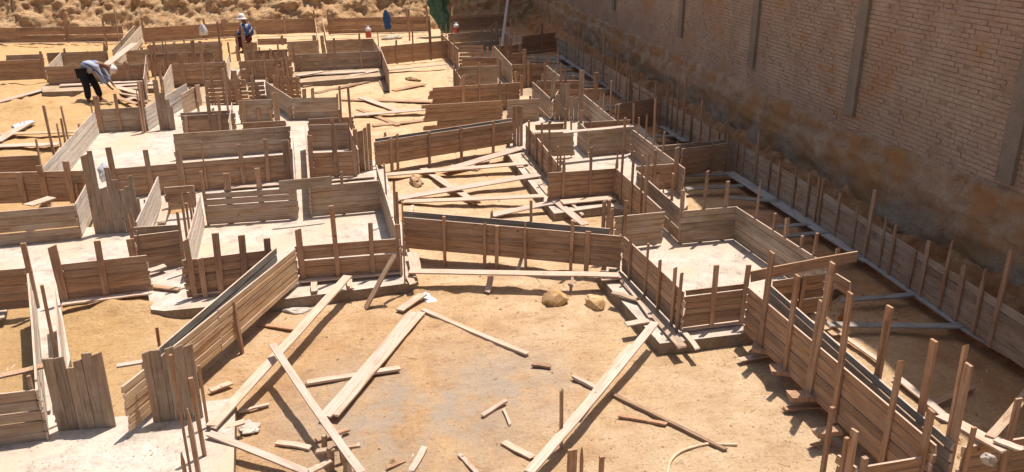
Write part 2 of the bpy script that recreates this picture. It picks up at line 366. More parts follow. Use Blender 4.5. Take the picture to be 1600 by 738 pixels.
for y in ys:
    for x in xs:
        z = hgt(x, y)
        for (hx, hy, r_, h_) in HOLES:
            d2 = ((x - hx) ** 2 + (y - hy) ** 2) / r_ ** 2
            if d2 < 4: z += h_ * math.exp(-d2 * 1.6) * (1 + .5 * noise.noise(Vector((x * 4, y * 4, 0))))
        V.append((x, y, z))
nx = len(xs); F = [(j * nx + i, j * nx + i + 1, (j + 1) * nx + i + 1, (j + 1) * nx + i) for j in range(len(ys) - 1) for i in range(nx - 1)]
g = obj('ground', V, F, M['ground'], smooth=True); g['kind'] = 'structure'

# rugged cut face of orange clay at the far end
cV = []; cF = []; cn, cm = 520, 90
for j in range(cm + 1):
    for i in range(cn + 1):
        x = -34 + i * .1; u = j / cm; z = -.3 + u * 7.2; y = 48.3 + 5.0 * u ** 1.1 + (2.5 if j == cm else 0)
        p = Vector((x, y, z)); k = noise.fractal(p * .8, .6, 2.1, 7) * .55
        c_ = noise.voronoi(p * 1.5, distance_metric='DISTANCE')[0]; c2 = noise.voronoi(p * 3.6, distance_metric='DISTANCE')[0]
        k += (.10 * (c_[1] - c_[0]) ** .6 if c_[1] > c_[0] else 0) + (.15 * (c2[1] - c2[0]) ** .6 if c2[1] > c2[0] else 0); k -= .15
        k *= .7; cV.append((x, y - k * min(1, .15 + u * 3), z + .3 * k))
for j in range(cm):
    for i in range(cn): a = j * (cn + 1) + i; cF.append((a, a + 1, a + cn + 2, a + cn + 1))
c_o = obj('cliff', cV, cF, M['clay'], smooth=True); c_o['kind'] = 'structure'

# crumbs, pebbles and splinters scattered on the soil
def scatter(name, n, region, size, mat, flat=.5, elong=1, zoff=0.0, zfun=None):
    V = []; F = []
    for _ in range(n):
        x0, x1, y0, y1 = region; x = R.uniform(x0, x1); y = y0 + (y1 - y0) * R.random() ** 1.3
        s = size * R.uniform(.4, 1) ** 1.5 * (1.6 if R.random() < .05 else 1); z = (zfun or hgt)(x, y) + zoff; b = len(V); a = R.uniform(0, 6.3); ca, sa = math.cos(a), math.sin(a)
        for (u, v, q) in ((1, 0, 0), (-.3, .9, 0), (-.8, -.5, 0), (.2, -.9, 0), (.1, .1, 1), (-.3, -.2, .8)):
            u = u * elong * R.uniform(.7, 1.2); v *= R.uniform(.7, 1.2)
            V.append((x + s * (u * ca - v * sa), y + s * (u * sa + v * ca), z + s * flat * q - s * .1))
        F += [(b, b + 1, b + 4), (b + 1, b + 2, b + 5), (b + 1, b + 5, b + 4), (b + 2, b + 3, b + 5), (b + 3, b, b + 4), (b + 3, b + 4, b + 5)]
    o = obj(name, V, F, M[mat]); tag(o, kind='stuff'); return o
tag(scatter('soil_crumbs', 15000, (-8, 9, 6.5, 24), .02, 'chip'), 'small crumbs of sandy soil strewn over the ground')
tag(scatter('clods', 900, (-9, 10, 7, 34), .05, 'chip', .7), 'larger clods of dry soil strewn over the courts')
tag(scatter('wood_splinters', 2600, (-6, 9, 6, 26), .009, 'pale', .4, 8), 'pale wood splinters and chips strewn on the sand')
tag(scatter('twigs', 1800, (-4, 8, 6.5, 18), .011, 'stake', .5, 9), 'dark twigs and bark strips trodden into the sand')
for (nm, reg, n_) in [('pad_dust_crumbs', (5.3, 7.6, 10.4, 13.2), 260), ('slab_dust_crumbs', (-1.6, 1.4, 14, 16.6), 260), ('front_slab_crumbs', (-3.4, -1.6, 8.2, 9.4), 160)]:
    tag(scatter(nm, n_, reg, .016, 'chip', zfun=lambda x, y: .203), 'crumbs of mortar and soil on a concrete pad')
tag(scatter('trench_rubble', 900, (6.4, 9.3, 6.5, 14), .05, 'chip', .7), 'stony rubble in the shaded trench by the brick wall')

# ------------------------------------------------------------------ concrete footings and pads
footing([(1031, 537), (935, 430), (965, 360), (1060, 352), (1160, 345), (1325, 440), (1190, 518)])
footing([(866, 334), (788, 236), (800, 205), (832, 186), (905, 172), (1000, 195), (1060, 262), (1075, 320), (1050, 350), (950, 322)], .203)
footing([(232, 462), (236, 484), (258, 486), (320, 480), (440, 468), (652, 441), (640, 392), (600, 262), (560, 232), (520, 185), (450, 165), (300, 165), (140, 203), (50, 280), (140, 285), (195, 350), (-120, 380), (-120, 436), (80, 422), (100, 470)])
footing([(44, 425), (84, 420), (110, 560), (80, 680), (60, 620)], .197)
footing([(-160, 715), (70, 662), (300, 640), (318, 628), (368, 622), (364, 770), (-160, 770)])
footing([(245, 110), (440, 92), (470, 130), (470, 163), (300, 164), (250, 185), (225, 165)], .012, mat='dull')
footing([(358, 108), (376, 107), (368, 124), (356, 124)], .203)
footing([(398, 125), (416, 125), (424, 150), (408, 150)], .203)
footing([(440, 112), (592, 103), (608, 118), (460, 130)], .2, mat='dull')
footing([(66, 132), (240, 126), (244, 138), (66, 144)], .2, mat='dull')
footing([(697, 98), (760, 60), (830, 60), (905, 120), (960, 170), (905, 188), (840, 184), (790, 200), (700, 130)], .014, mat='dull')

# ------------------------------------------------------------------ formwork panels: outer face brown with stakes, inner face cement grey
P = panel
P('brown panel along the front of the middle pad, above the round pale prop board', (462, 383), (624, 371), [(466, 356, 11), (520, 320, 10), (577, 347, 8), (622, 350, 8)], h=.68)
P('brown panel behind the diagonal double form, with four wide stakes', (284, 405), (424, 388), [(292, 372, 11), (333, 364, 10), (374, 367, 10), (414, 372, 10)], h=.68)
P('outer sheet of the near diagonal double form, sunlit boards facing the sand', (461, 387), (190, 603), [(364, 470, 6)], h=.62, mats=('grey', 'dusty', 'pale'), side='b', n=6, sb=.3)
P('inner sheet of the near diagonal double form', (430, 386), (222, 562), [], side='b', h=.66, mats=('warm', 'cement', 'pale'))
upright('leaning panel of tall upright boards on the front slab, ragged top', [(91, 108, 561), (108, 124, 558), (124, 136, 575), (136, 150, 562), (150, 166, 552), (166, 182, 550)], 674, yb2=666)
upright('panel of tall upright boards with a knot hole beside the diagonal form', [(240, 252, 549), (252, 269, 547), (269, 275, 552), (275, 289, 542), (289, 303, 539), (303, 318, 538)], 660, yb2=652)
upright('dark upright boards with a sharp spike beside the pink flowered bag', [(149, 160, 241), (160, 168, 236), (168, 180, 292), (180, 189, 262), (189, 198, 281), (198, 206, 297), (206, 214, 291), (214, 222, 274)], 366, yb2=362)
upright('grey upright boards at the corner behind the pale square pad', [(250, 258, 125), (258, 265, 144), (265, 271, 155), (271, 275, 166)], 203, mat='grey')
upright('brown upright end boards closing the upper raised beam form', [(555, 562, 202), (562, 571, 204), (571, 577, 199), (577, 583, 193)], 268, mat='warm', yb2=266)
upright('dark brown end post of boards where the raised beam form meets the pads', [(801, 807, 166), (807, 812, 165), (812, 817, 166)], 228, mat='warm')
upright('grey wall of upright boards amid the pads near the brick wall', [(860, 867, 113), (867, 874, 148), (874, 882, 131), (882, 889, 130), (889, 896, 150), (896, 903, 151), (903, 911, 110)], 188, mat='grey')
# raised beam forms over the sand
P('front sheet of the nearest raised beam form above the long sand court', (631, 338), (970, 367), [(694, 337, 5), (757, 347, 6), (776, 352, 8), (823, 346, 5), (894, 343, 5), (918, 361, 9)], h=.62, n=5, sb=.3)
P('back sheet of the nearest raised beam form above the long sand court', (628, 328), (952, 356), [(830, 314, 4, 'b'), (768, 330, 4, 'b')], h=.62, n=4, side='b', mats=('cement', 'warm', 'pale'))
P('front sheet of the farther raised beam form crossing the sand', (585, 221), (801, 188.5), [(609, 215, 6), (618, 208, 5), (668, 205, 6), (719, 200, 6), (769, 187, 5)], h=.62, sb=.3)
P('back sheet of the farther raised beam form crossing the sand', (585, 216), (799, 183), [], h=.66, side='b', mats=('cement', 'warm', 'pale'))
def soffit(label, f1, f2, b1, b2, zt, h):
    Q = [at(*p, zt) for p in (f1, f2, b2, b1)]; c = Q[0].copy(); c.z = zt - h; z0, z1 = .02, .045
    V = [(q.x - c.x, q.y - c.y, z0) for q in Q] + [(q.x - c.x, q.y - c.y, z1) for q in Q]
    o = obj('soffit_board', V, BF, M['grey']); o.location = c
    bm = bmesh.new(); bm.from_mesh(o.data); bmesh.ops.recalc_face_normals(bm, faces=bm.faces); bm.to_mesh(o.data); bm.free()
    tag(o, label, 'board', 'bottom boards between double form sheets')
soffit('bottom board of the nearest raised beam form', (636, 338), (952, 364), (636, 328), (952, 356), .9, .6)
soffit('bottom board of the farther raised beam form', (588, 220.5), (798, 189), (588, 215.5), (798, 183.2), .9, .62)
soffit('bottom board of the near diagonal double form', (455, 390), (205, 592), (428, 389), (225, 560), .9, .6)
soffit('bottom board of the long near double form', (1180, 456), (1455, 688), (1203, 441), (1488, 688), .95, .6)
# pad beside the big stones
P('panel with a pointed stake at the front corner of the roomy pale pad', (1071, 452), (1166, 441), [(1119, 413, 8), (1166, 413, 9)], h=.62, n=6)
P('stepped side panel with tall stakes beside the two stones', (975, 368), (1070, 456), [(972, 366, 7), (990, 367, 4), (1015, 381, 4), (1036, 405, 5), (1059, 415, 7), (1068, 424, 5)], h=.66)
P('grey inner panel closing the roomy pale pad towards the trench', (1152, 322), (1292, 411), [(1185, 282, 5, 'b'), (1211, 334, 4, 'b'), (1230, 340, 5, 'b'), (1252, 369, 4, 'b'), (1274, 364, 5, 'b'), (1305, 387, 5, 'b')], side='b', h=.68)
P('panel with a dark nail hole at the back of the roomy pale pad', (1066, 328), (1153, 321), [(1070, 298, 8, 'b'), (1105, 267, 6, 'b'), (1139, 284, 6, 'b')], side='b', h=.68)
P('grey panel along the narrow channel behind the roomy pale pad', (996, 266), (1066, 327), [(1051, 272, 8, 'b'), (1034, 291, 3)], side='b', h=.68)
P('brown panel with gaps behind the row of red tall posts', (964, 263), (1033, 325), [(977, 184, 9), (992, 236, 8), (1008, 243, 5), (1014, 241, 10)], h=.68, gap=.012)
P('light panel standing alone behind the end of the nearest raised form', (961, 337), (1038, 329), [(976, 313, 7), (943, 312, 6), (950, 311, 5), (957, 326, 7)], side='f', h=.66, mats=('grey', 'grey', 'pale'))
P('short brown panel between the red posts and the shaded trench', (996, 258), (1056, 254), [(1025, 234, 6), (1027, 271, 8), (1058, 229, 6)], h=.62)
P('long grey panel running from the small pale pad to the shaded double form', (988, 201), (1070, 261), [(990, 161, 4, 'b'), (997, 184, 4, 'b'), (1010, 179, 4, 'b'), (1025, 153, 5, 'b'), (1036, 206, 4, 'b'), (1058, 222, 3, 'b')], side='b', h=.7)
P('brown panel in front of the small pale pad, three slender stakes', (856, 269), (964, 261.5), [(880, 242, 5), (924, 230, 5), (963, 238, 5)], h=.66, n=6)
P('side panel with many thin stakes dropping to the planked footing', (822, 193), (877, 260), [(829, 188, 3), (841, 210, 3), (850, 192, 3), (862, 188, 3), (863, 234, 3), (878, 215, 3), (874, 229, 3)], h=.68)
P('light brown panel at the back of the small pale pad', (920, 203.5), (988, 198), [], side='b', h=.7, n=6, mats=('grey', 'warm', 'pale'))
P('light brown panel left of the narrow white channel of the small pale pad', (832, 208), (897, 205), [(895, 184, 3)], side='b', h=.64)
P('short grey side panel at the narrow white channel of the small pale pad', (903, 188), (920, 204), [], side='b', h=.7)
P('low brown panel behind the thin horizontal batten of the small pad', (836, 194), (881, 191.5), [(883, 170, 5)], h=.4, n=3)
P('grey side panel meeting the wall of upright boards from behind', (832, 127), (860, 153), [], side='b', h=.7)
P('grey side panel leaving the wall of upright boards towards the red posts', (912, 147), (961, 186), [(926, 155, 4), (935, 161, 5), (937, 146, 6), (943, 145, 5, 'b'), (955, 126, 4, 'b'), (964, 164, 4, 'b')], side='b', h=.68)
P('brown cross panel between the side panels in front of the dark trench', (912, 190), (985, 186), [(907, 172, 6), (922, 181, 4), (976, 184, 5)], h=.6)
# near right wall
P('outer sheet of the long near double form, tall heavy stakes and sawn ends below', (1170, 447), (1462, 693), [(1208, 395, 12), (1249, 430, 12), (1284, 467, 8), (1298, 408, 15), (1338, 459, 13), (1412, 562, 15), (1461, 642, 15)], h=.74, zt=.95, n=6)
P('inner dark sheet of the long near double form', (1197, 437), (1490, 690), [(1387, 482, 13, 'b'), (1381, 500, 5, 'b'), (1460, 534, 12, 'b'), (1514, 572, 15, 'b'), (1512, 540, 6, 'b')], side='b', h=.74, zt=.95, n=6, mats=('cement', 'warm', 'pale'))
P('reddish cross panel under the sloping board at the corner post', (1208, 437), (1290, 426), [(1246, 431, 6), (1254, 428, 8)], h=.66)
P('stub of panel jutting beyond the thick corner post into the trench', (1306, 425), (1330, 440), [], h=.25, n=2)
P('low near panel with a pale top board beside the round headed post', (1348, 726), (1462, 707), [(1350, 711, 8)], h=.5, n=4, zt=.75)
P('short side panel by the leaning thin post at the near end', (1311, 709), (1338, 728), [(1306, 637, 7), (1329, 683, 7), (1340, 671, 13)], h=.5, n=4, zt=.75)
P('panel in the near corner under the white crossed boards', (1504, 697), (1640, 676), [(1519, 665, 8), (1591, 620, 9)], h=.7)
# long form along the brick wall
P('far run of the long form along the brick wall, thin dark stakes', (871, 57), (1027, 149), [(887, 56, 3), (900, 56, 3), (906, 26, 3), (913, 51, 3), (925, 73, 3), (931, 72, 3), (946, 41, 4), (958, 42, 3), (965, 85, 3), (971, 92, 3), (982, 87, 4), (987, 107, 3), (990, 107, 3), (1001, 125, 5), (1016, 141, 3), (1026, 129, 4)], h=.78, n=5, mats=('grey', 'warm', 'grey'))
P('middle run of the long form along the brick wall', (1034, 155), (1285, 298), [(1036, 130, 3), (1047, 126, 3), (1055, 130, 3), (1064, 117, 3), (1074, 122, 3), (1084, 179, 3), (1100, 157, 5), (1111, 195, 3), (1125, 205, 4), (1140, 200, 3), (1156, 209, 3), (1166, 217, 4), (1190, 203, 5), (1208, 239, 4), (1223, 251, 4), (1248, 259, 5), (1269, 272, 6), (1283, 279, 5)], h=.72, mats=('grey', 'warm', 'grey'))
P('nearest run of the long form along the brick wall', (1285, 298), (1660, 530), [(1290, 280, 6), (1315, 301, 5), (1342, 328, 5), (1369, 297, 8), (1388, 340, 5), (1404, 351, 6), (1432, 391, 7), (1455, 376, 7), (1491, 374, 7), (1512, 413, 9), (1545, 420, 6), (1582, 392, 10)], h=.7, mats=('grey', 'warm', 'grey'))
P('shaded cross form between pads and brick wall, front sheet with one thin stake', (1066, 231), (1137, 222), [(1113, 217, 5)], h=.7)
P('shaded cross form between pads and brick wall, back sheet', (1024, 228), (1134, 217), [(1136, 190, 5)], h=.7, side='b')
P('shaded cross form farther along the trench', (962, 162), (1025, 152), [], h=.7)
P('shaded cross form at the far end of the trench', (816, 56), (867, 50), [(846, 37, 4), (868, 58, 4)], h=.75)
P('dark shaded panel behind the green netting and red water jug', (703, 24.7), (790, 20.5), [], h=.85)
# upper right cluster
P('wide tan panel just in front of the shaded red water jug', (700, 52), (786, 47.5), [(705, 37, 3), (753, 45, 3), (768, 40, 5), (777, 33, 8)], h=.6, side='b')
P('loosely nailed brown boards with gaps below the wide tan panel', (717, 71), (755, 70.5), [(738, 75, 2)], h=.8, n=5, gap=.03)
P('tan panel with two slender stakes, second step down from the netting', (714, 104), (778, 102), [(723, 107, 4), (749, 98, 4), (780, 92, 4)], h=.75, n=7, mats=('grey', 'warm', 'pale'))
P('brown panel whose ragged boards overhang the sand court', (673, 136.5), (812, 128.5), [(722, 117, 6), (749, 130, 4), (781, 125, 5), (793, 130, 4)], h=.8, n=6, ragged=.3)
P('darker long panel with ragged ends behind the farther raised beam form', (681, 162), (785, 156), [], h=.85, n=6, ragged=.5, side='b', mats=('warm', 'warm', 'pale'))
P('tan panel between the dark end post and grey upright boards', (792, 155.5), (843, 153), [], h=.75, side='b')
P('side panel stepping down beside the hanging green netting', (689, 52), (716, 76), [(690, 38, 4), (697, 38, 4)], h=.75, auto=3)
P('short stake lined side panel at the edge of the upper sand court', (708, 103), (720, 122), [], h=.8, auto=4, up=(.1, .4))
P('grey side panel between the tan panels of the upper cluster', (772, 71), (800, 101), [(780, 60, 3), (792, 80, 3)], h=.72, side='b')
P('side panel at the foot of the leaning white pole', (788, 49), (813, 69), [(797, 29, 5), (800, 42, 4), (806, 29, 3), (813, 52, 3)], h=.65, side='b')
P('brown panel with upright battens near the leaning white pole', (776, 71), (816, 68.7), [(790, 55, 7), (797, 58, 6), (804, 82, 6)], h=.72, auto=3, up=(0, .1))
P('small tan panel in front of the upright battens', (801, 100.5), (850, 98.5), [(819, 77, 6), (825, 97, 4), (829, 99, 5)], h=.75)
P('pale side panel at the dark trench below two short stakes', (850, 98.5), (877, 119), [(853, 83, 4), (857, 88, 3), (863, 98, 4), (870, 75, 4, 'b')], side='b', h=.7)
P('brown panel in front of the dark trench with slanting top board', (839, 125.7), (905, 125), [(853, 98, 5), (866, 112, 5), (878, 99, 4), (885, 104, 4), (908, 110, 6)], h=.65)
P('short panel with a thick rounded post near the trench', (905, 138), (940, 137), [(917, 138, 3), (931, 113, 8), (928, 139, 4)], h=.4, n=3)
# centre pads
P('tan inner panel at the back of the middle pad, left of the white channel', (318, 301), (462, 292), [(314, 268, 5, 'b'), (352, 272, 9, 'b'), (403, 264, 8, 'b')], side='b', h=.68, mats=('grey', 'warm', 'pale'))
P('tan inner panel at the back of the middle pad, right of the white channel', (482, 290), (592, 281), [(533, 269, 5, 'b')], side='b', h=.68)
P('grey edge-on side panel of the middle pad next to the raised forms', (588, 256), (624, 374), [(599, 256, 3, 'b'), (610, 284, 4, 'b'), (616, 300, 4, 'b'), (625, 315, 8, 'b')], side='b', h=.7)
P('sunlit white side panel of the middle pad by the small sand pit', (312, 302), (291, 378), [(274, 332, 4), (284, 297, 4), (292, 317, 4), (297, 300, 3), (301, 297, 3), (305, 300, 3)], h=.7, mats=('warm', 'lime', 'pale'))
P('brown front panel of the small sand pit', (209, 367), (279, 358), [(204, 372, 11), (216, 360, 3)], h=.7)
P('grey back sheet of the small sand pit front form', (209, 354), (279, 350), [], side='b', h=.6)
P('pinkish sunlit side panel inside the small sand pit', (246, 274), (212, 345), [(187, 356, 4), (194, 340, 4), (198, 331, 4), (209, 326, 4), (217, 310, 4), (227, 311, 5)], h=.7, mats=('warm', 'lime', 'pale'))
P('long brown panel below the pale square pad with four reddish stakes', (178, 262), (447, 240), [(171, 230, 7), (228, 234, 9), (278, 232, 9), (314, 221, 3), (374, 225, 8), (412, 217, 7), (445, 219, 9), (450, 220, 4)], h=.7)
P('long tan panel behind the pale square pad channel', (269, 208.5), (452, 196), [], side='b', h=.66, mats=('grey', 'warm', 'pale'))
P('tan panel right of the white channel, with a wide stake in front', (481, 194), (545, 192), [], side='b', h=.66)
P('brown panel below the white channel corner, wide central stake', (487, 237.5), (551, 235), [(482, 211, 8), (519, 187, 9), (552, 212, 6)], h=.62)
P('short side panel tilting out at the raised beam end boards', (544, 193), (559, 232), [], h=.65, auto=2)
P('edge-on panel on one side of the white channel', (455, 192), (461, 291), [], h=.64)
P('edge-on panel on the other side of the white channel', (476, 193), (483, 291), [], h=.64, side='b')
# upper middle cluster
P('brown panel behind the tall thin posts, beyond the double tan panels', (232, 84), (332, 80.5), [(233, 68, 3), (238, 62, 2), (253, 59, 3), (258, 62, 3), (272, 64, 3), (290, 81, 6), (300, 63, 6), (321, 81, 5), (347, 33, 4)], h=.7, auto=5)
P('tan panel crossed by two tall stakes in the upper middle cluster', (267, 99.5), (353, 96), [(282, 85, 7), (311, 64, 6)], h=.72)
P('brown panel just below the blue-shirted worker', (386, 79), (449, 76), [(379, 42, 5), (364, 45, 3), (397, 79, 3), (422, 77, 3)], h=.55, auto=3)
P('tan panel below the blue-shirted worker, second row', (373, 95.5), (455, 91.5), [(412, 89, 4), (398, 103, 3), (432, 88, 4), (441, 90, 4), (445, 80, 3)], h=.72, auto=5)
P('loosely nailed brown boards in the centre of the upper cluster', (320, 126), (384, 123.5), [(330, 110, 3), (351, 95, 3), (366, 110, 7)], h=.85, n=6, gap=.02, auto=4)
P('brown boards to one side of the short grey diagonal', (425, 118), (468, 120), [(432, 105, 5), (440, 108, 6), (448, 100, 4)], h=.75, gap=.02, auto=5)
P('tan panel with a broad post at each end, upper cluster', (371, 157), (424, 154), [(378, 157, 8), (403, 170, 6), (422, 170, 4), (427, 145, 6), (431, 145, 6)], h=.7, mats=('grey', 'warm', 'pale'))
P('low brown strip panel between the two long tan panels', (378, 190.5), (446, 187), [], h=.3, n=2)
P('grey tan panel facing the upper sand court', (456, 152.5), (527, 150.5), [(473, 139, 6), (487, 137, 5), (451, 166, 4), (525, 146, 3)], h=.66, side='b')
P('low brown panel under the grey tan one', (481, 185), (552, 181.5), [(518, 187, 8), (531, 171, 6), (529, 134, 3), (544, 135, 4)], h=.35, n=3)
P('short grey diagonal panel beside the white floor patch', (414, 126), (456, 152.5), [], side='b', h=.72)
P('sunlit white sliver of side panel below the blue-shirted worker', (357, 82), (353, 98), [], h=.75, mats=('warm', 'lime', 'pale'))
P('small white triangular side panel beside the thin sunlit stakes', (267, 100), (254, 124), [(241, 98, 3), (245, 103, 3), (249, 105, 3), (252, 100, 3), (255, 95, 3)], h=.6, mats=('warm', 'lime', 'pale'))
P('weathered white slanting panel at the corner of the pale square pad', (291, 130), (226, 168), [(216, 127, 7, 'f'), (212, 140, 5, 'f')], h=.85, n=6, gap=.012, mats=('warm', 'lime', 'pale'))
P('pinkish slanting panel with one dark red post', (311, 131), (283, 146), [(303, 133, 7, 'b')], h=.8, mats=('warm', 'grey', 'pale'))
P('brown panel above the long tan panel, two short stakes', (283, 180), (366, 176), [(289, 181, 5), (323, 150, 7), (334, 181, 7), (341, 172, 6)], h=.66)
P('thin back sheet above the brown panel with two short stakes', (283, 175.5), (362, 171.5), [], side='b', h=.6)
P('little white triangular side panel below the red thin stake', (362, 159), (357, 190), [(351, 108, 3), (357, 150, 3)], h=.6, mats=('warm', 'lime', 'pale'))
P('sunlit side panel behind the standing thin stakes', (228, 86), (224, 122), [(223, 96, 3), (229, 85, 3)], h=.7)
P('low grey strip panel behind the brown one with tall thin posts', (229, 71), (346, 66), [(240, 60, 2), (287, 62, 2)], h=.55, n=4, side='b')
P('small brown panel at the back of the small sand pit', (256, 292), (302, 288), [], h=.5, n=3)
P('brown low panel between the white floor patch and the grey diagonal', (386, 128), (412, 126), [(392, 118, 5)], h=.7, n=5, gap=.024)
P('dusty cross panel beyond the ragged ones, under the slender stakes', (722, 90), (775, 89), [], h=.5, n=4)
P('short brown panel just behind the grey upright boards near the brick wall', (862, 158), (872, 141), [], h=.5)
P('low brown cross panel beside the leaning pole foot', (800, 83), (822, 82), [(812, 66, 4)], h=.8, n=6)
# far row
P('far panel by the cliff beyond the bending worker', (-70, 44), (190, 40.5), [(99, 24, 4), (161, 31, 3)], h=.78, n=4)
P('dusty sand coloured panel against the foot of the cliff', (-70, 26), (176, 23.5), [], h=.8, n=3, mats=('dusty', 'dusty', 'dusty'))
P('far panel with the hanging clear plastic bag', (222, 43.5), (381, 34), [(221, 26, 3), (318, 30, 3), (347, 30, 4)], h=.78, n=4)
P('far panel beyond the blue-shirted worker', (398, 31), (492, 28), [(443, 25, 3), (490, 16, 3)], h=.78, n=4)
P('far panel with the blue jacket hanging on it', (511, 28.5), (672, 24.5), [(512, 15, 3), (609, 18, 3), (635, 15, 3), (667, 7, 3)], h=.85, n=4)
P('low board of the far footing below the plastic bag', (232, 70), (345, 64), [], h=.3, n=2)
P('low far panel beside the blue-shirted worker', (402, 60), (448, 59), [(440, 55, 5)], h=.3, n=2)
P('brown side sheet of the far diagonal trough', (209, 40), (175, 77), [(178, 13, 7), (196, 5, 6), (188, 61, 5, 'b')], h=.75)
P('white sunlit side sheet of the far diagonal trough', (220, 39.5), (180, 84), [], h=.8, mats=('warm', 'lime', 'pale'))
P('edge-on far panel on one side of the narrow sand gap', (492, 28.5), (497, 62), [], h=.7)
P('edge-on far panel on the other side of the narrow sand gap', (504, 28.5), (510, 62), [], h=.7)
P('dark back sheet of the far form left of the bending worker', (8, 86), (66, 84), [], side='b', h=.7)
P('dark front sheet of the far form left of the bending worker', (-70, 97), (67, 92), [(63, 80, 4)], h=.78)
P('grey panel behind the bending worker', (72, 82), (165, 78.5), [(99, 75, 3), (137, 80, 3), (162, 66, 5)], side='b', h=.7)
P('small white side panel behind the bending worker', (95, 81), (74, 103), [], h=.6, mats=('warm', 'lime', 'pale'))
P('brown panel right behind the bending worker', (70, 103.5), (229, 99), [(112, 100, 3), (196, 96, 5), (200, 99, 4)], h=.78)
P('tan panel beyond the fallen white plank', (196, 79), (233, 76), [(222, 74, 4)], side='b', h=.72)
P('tan panel in front of the sand heap at the worker', (148, 170), (222, 166), [(149, 150, 10), (179, 146, 5), (217, 127, 7)], h=.78, side='f', mats=('grey', 'grey', 'pale'), n=4)
P('tan panel at the head of the upper sand court', (458, 84.5), (592, 79), [(458, 65, 3), (520, 60, 4), (562, 52, 4)], h=.78, n=5, mats=('grey', 'warm', 'pale'), tall=False)
P('small panel behind the upper sand court, left of the sand gap', (448, 65), (496, 62.4), [], side='b', h=.62)
P('small panel behind the upper sand court with a stone on top', (510, 62.5), (585, 59.5), [], side='b', h=.65)
P('short grey side panel at the head of the upper sand court', (583, 60), (594, 79), [], side='b', h=.7)
P('curved side panel dropping to the upper sand court', (593, 72), (607, 107), [(591, 48, 4)], h=.7)
P('reddish panel beneath the blue jacket with three slender poles', (595, 72), (699, 62), [(618, 62, 4), (643, 32, 3), (671, 31, 4)], h=.8, n=4, tall=False)
# left side
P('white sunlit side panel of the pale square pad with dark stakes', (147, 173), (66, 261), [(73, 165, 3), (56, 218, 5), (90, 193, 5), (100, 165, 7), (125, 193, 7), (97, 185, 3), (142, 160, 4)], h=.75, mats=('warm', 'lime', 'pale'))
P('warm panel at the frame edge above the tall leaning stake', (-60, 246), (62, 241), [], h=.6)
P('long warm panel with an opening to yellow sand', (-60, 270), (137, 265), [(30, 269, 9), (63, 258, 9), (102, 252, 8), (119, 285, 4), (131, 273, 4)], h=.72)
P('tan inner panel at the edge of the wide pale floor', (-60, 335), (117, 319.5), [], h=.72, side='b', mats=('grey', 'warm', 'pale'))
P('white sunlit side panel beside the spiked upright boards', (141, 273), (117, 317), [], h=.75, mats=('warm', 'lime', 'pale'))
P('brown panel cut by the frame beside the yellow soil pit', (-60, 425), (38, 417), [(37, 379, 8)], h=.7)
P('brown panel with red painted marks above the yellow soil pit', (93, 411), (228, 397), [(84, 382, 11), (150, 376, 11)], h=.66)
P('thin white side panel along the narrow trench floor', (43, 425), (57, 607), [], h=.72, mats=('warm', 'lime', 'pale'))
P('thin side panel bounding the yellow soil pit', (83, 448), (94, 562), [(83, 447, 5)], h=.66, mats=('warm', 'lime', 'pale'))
P('tan boards at the frame edge above the front slab', (-60, 620), (56, 606), [(42, 590, 5)], h=.72, side='b', mats=('grey', 'warm', 'pale'))

# ------------------------------------------------------------------ loose planks
K = plank
K('long board from the footing down to the front slab, crossed by another', (544, 432), (330, 668), 12, .42, .26)
K('board lying over the long prop board and running towards the camera', (426, 540), (566, 742), 12, .50, .34)
K('first of the two boards lying side by side on the sand', (646, 489), (508, 652), 14, .05, .10)
K('second of the two boards lying side by side on the sand', (658, 489), (521, 650), 13, .045, .09)
K('squared batten under the pair of boards', (480, 600), (624, 577), 6, .02, .02, th=.035)
K('board from the front slab slanting down to the crossed boards', (326, 678), (480, 740), 10, .25, .08)
K('slim batten pointing away from the side-by-side boards', (661, 486), (824, 555), 5, .02, th=.035)
K('heavy long board propped on the corner of the stepped footing', (1024, 505), (825, 742), 13, .40, .22)
K('split board lying against the heavy propped board', (985, 540), (905, 648), 9, .2, .1)
K('dark batten running from under the heavy board towards the hose', (955, 618), (1134, 706), 4, .02, mat='warm', th=.04)
K('short batten end emerging on the near side of the heavy board', (896, 590), (934, 610), 5, .02, th=.04)
K('short dark stick beside the batten that meets the hose', (967, 652), (1041, 665), 4, .02, mat='stake', th=.03)
K('small pale offcut alone near the grey cement stain', (753, 652), (791, 628), 5, .02, th=.028)
K('tiny splintered offcut below the small pale one', (787, 641), (797, 665), 4, .02, th=.02)
K('offcut board against the foot of the heavy propped board', (786, 692), (832, 716), 8, .03)
K('little dark offcut in the middle of the open sand', (833, 570), (860, 574), 6, .02, mat='warm', th=.03)
K('offcut between the slanting board and the crossed boards', (432, 693), (484, 702), 7, .03, th=.028)
K('thin brown sliver beside the round ended offcut', (603, 734), (632, 722), 4, .02, mat='warm')
K('round ended short offcut near the grey stain', (663, 701), (642, 738), 9, .03)
K('narrow pale offcut right of the round ended one', (719, 712), (745, 740), 6, .03)
K('pointed slat leaning on the middle pad footing', (618, 399), (573, 481), 6, .85, .03, mat='grey')
K('thin dark stick in the shade of the diagonal form', (404, 508), (462, 516), 4, .02, mat='stake')
K('first short block across the middle pad footing', (491, 442), (492, 457), 10, .24, mat='pale')
K('second short block across the middle pad footing', (546, 436), (549, 452), 9, .24, mat='pale')
K('kick board along the foot of the middle pad front panel', (468, 440), (628, 425), 6, .26)
K('kick board along the foot of the panel behind the diagonal form', (303, 460), (344, 455), 5, .26)
K('short board beside the crumpled white bag', (624, 487), (661, 461), 9, .06, .1)
K('long straight batten below the nearest raised beam form', (640, 425), (968, 431), 7, .32, .30)
K('wide white board end at the corner of the raised form', (644, 396), (650, 424), 17, .33, .28)
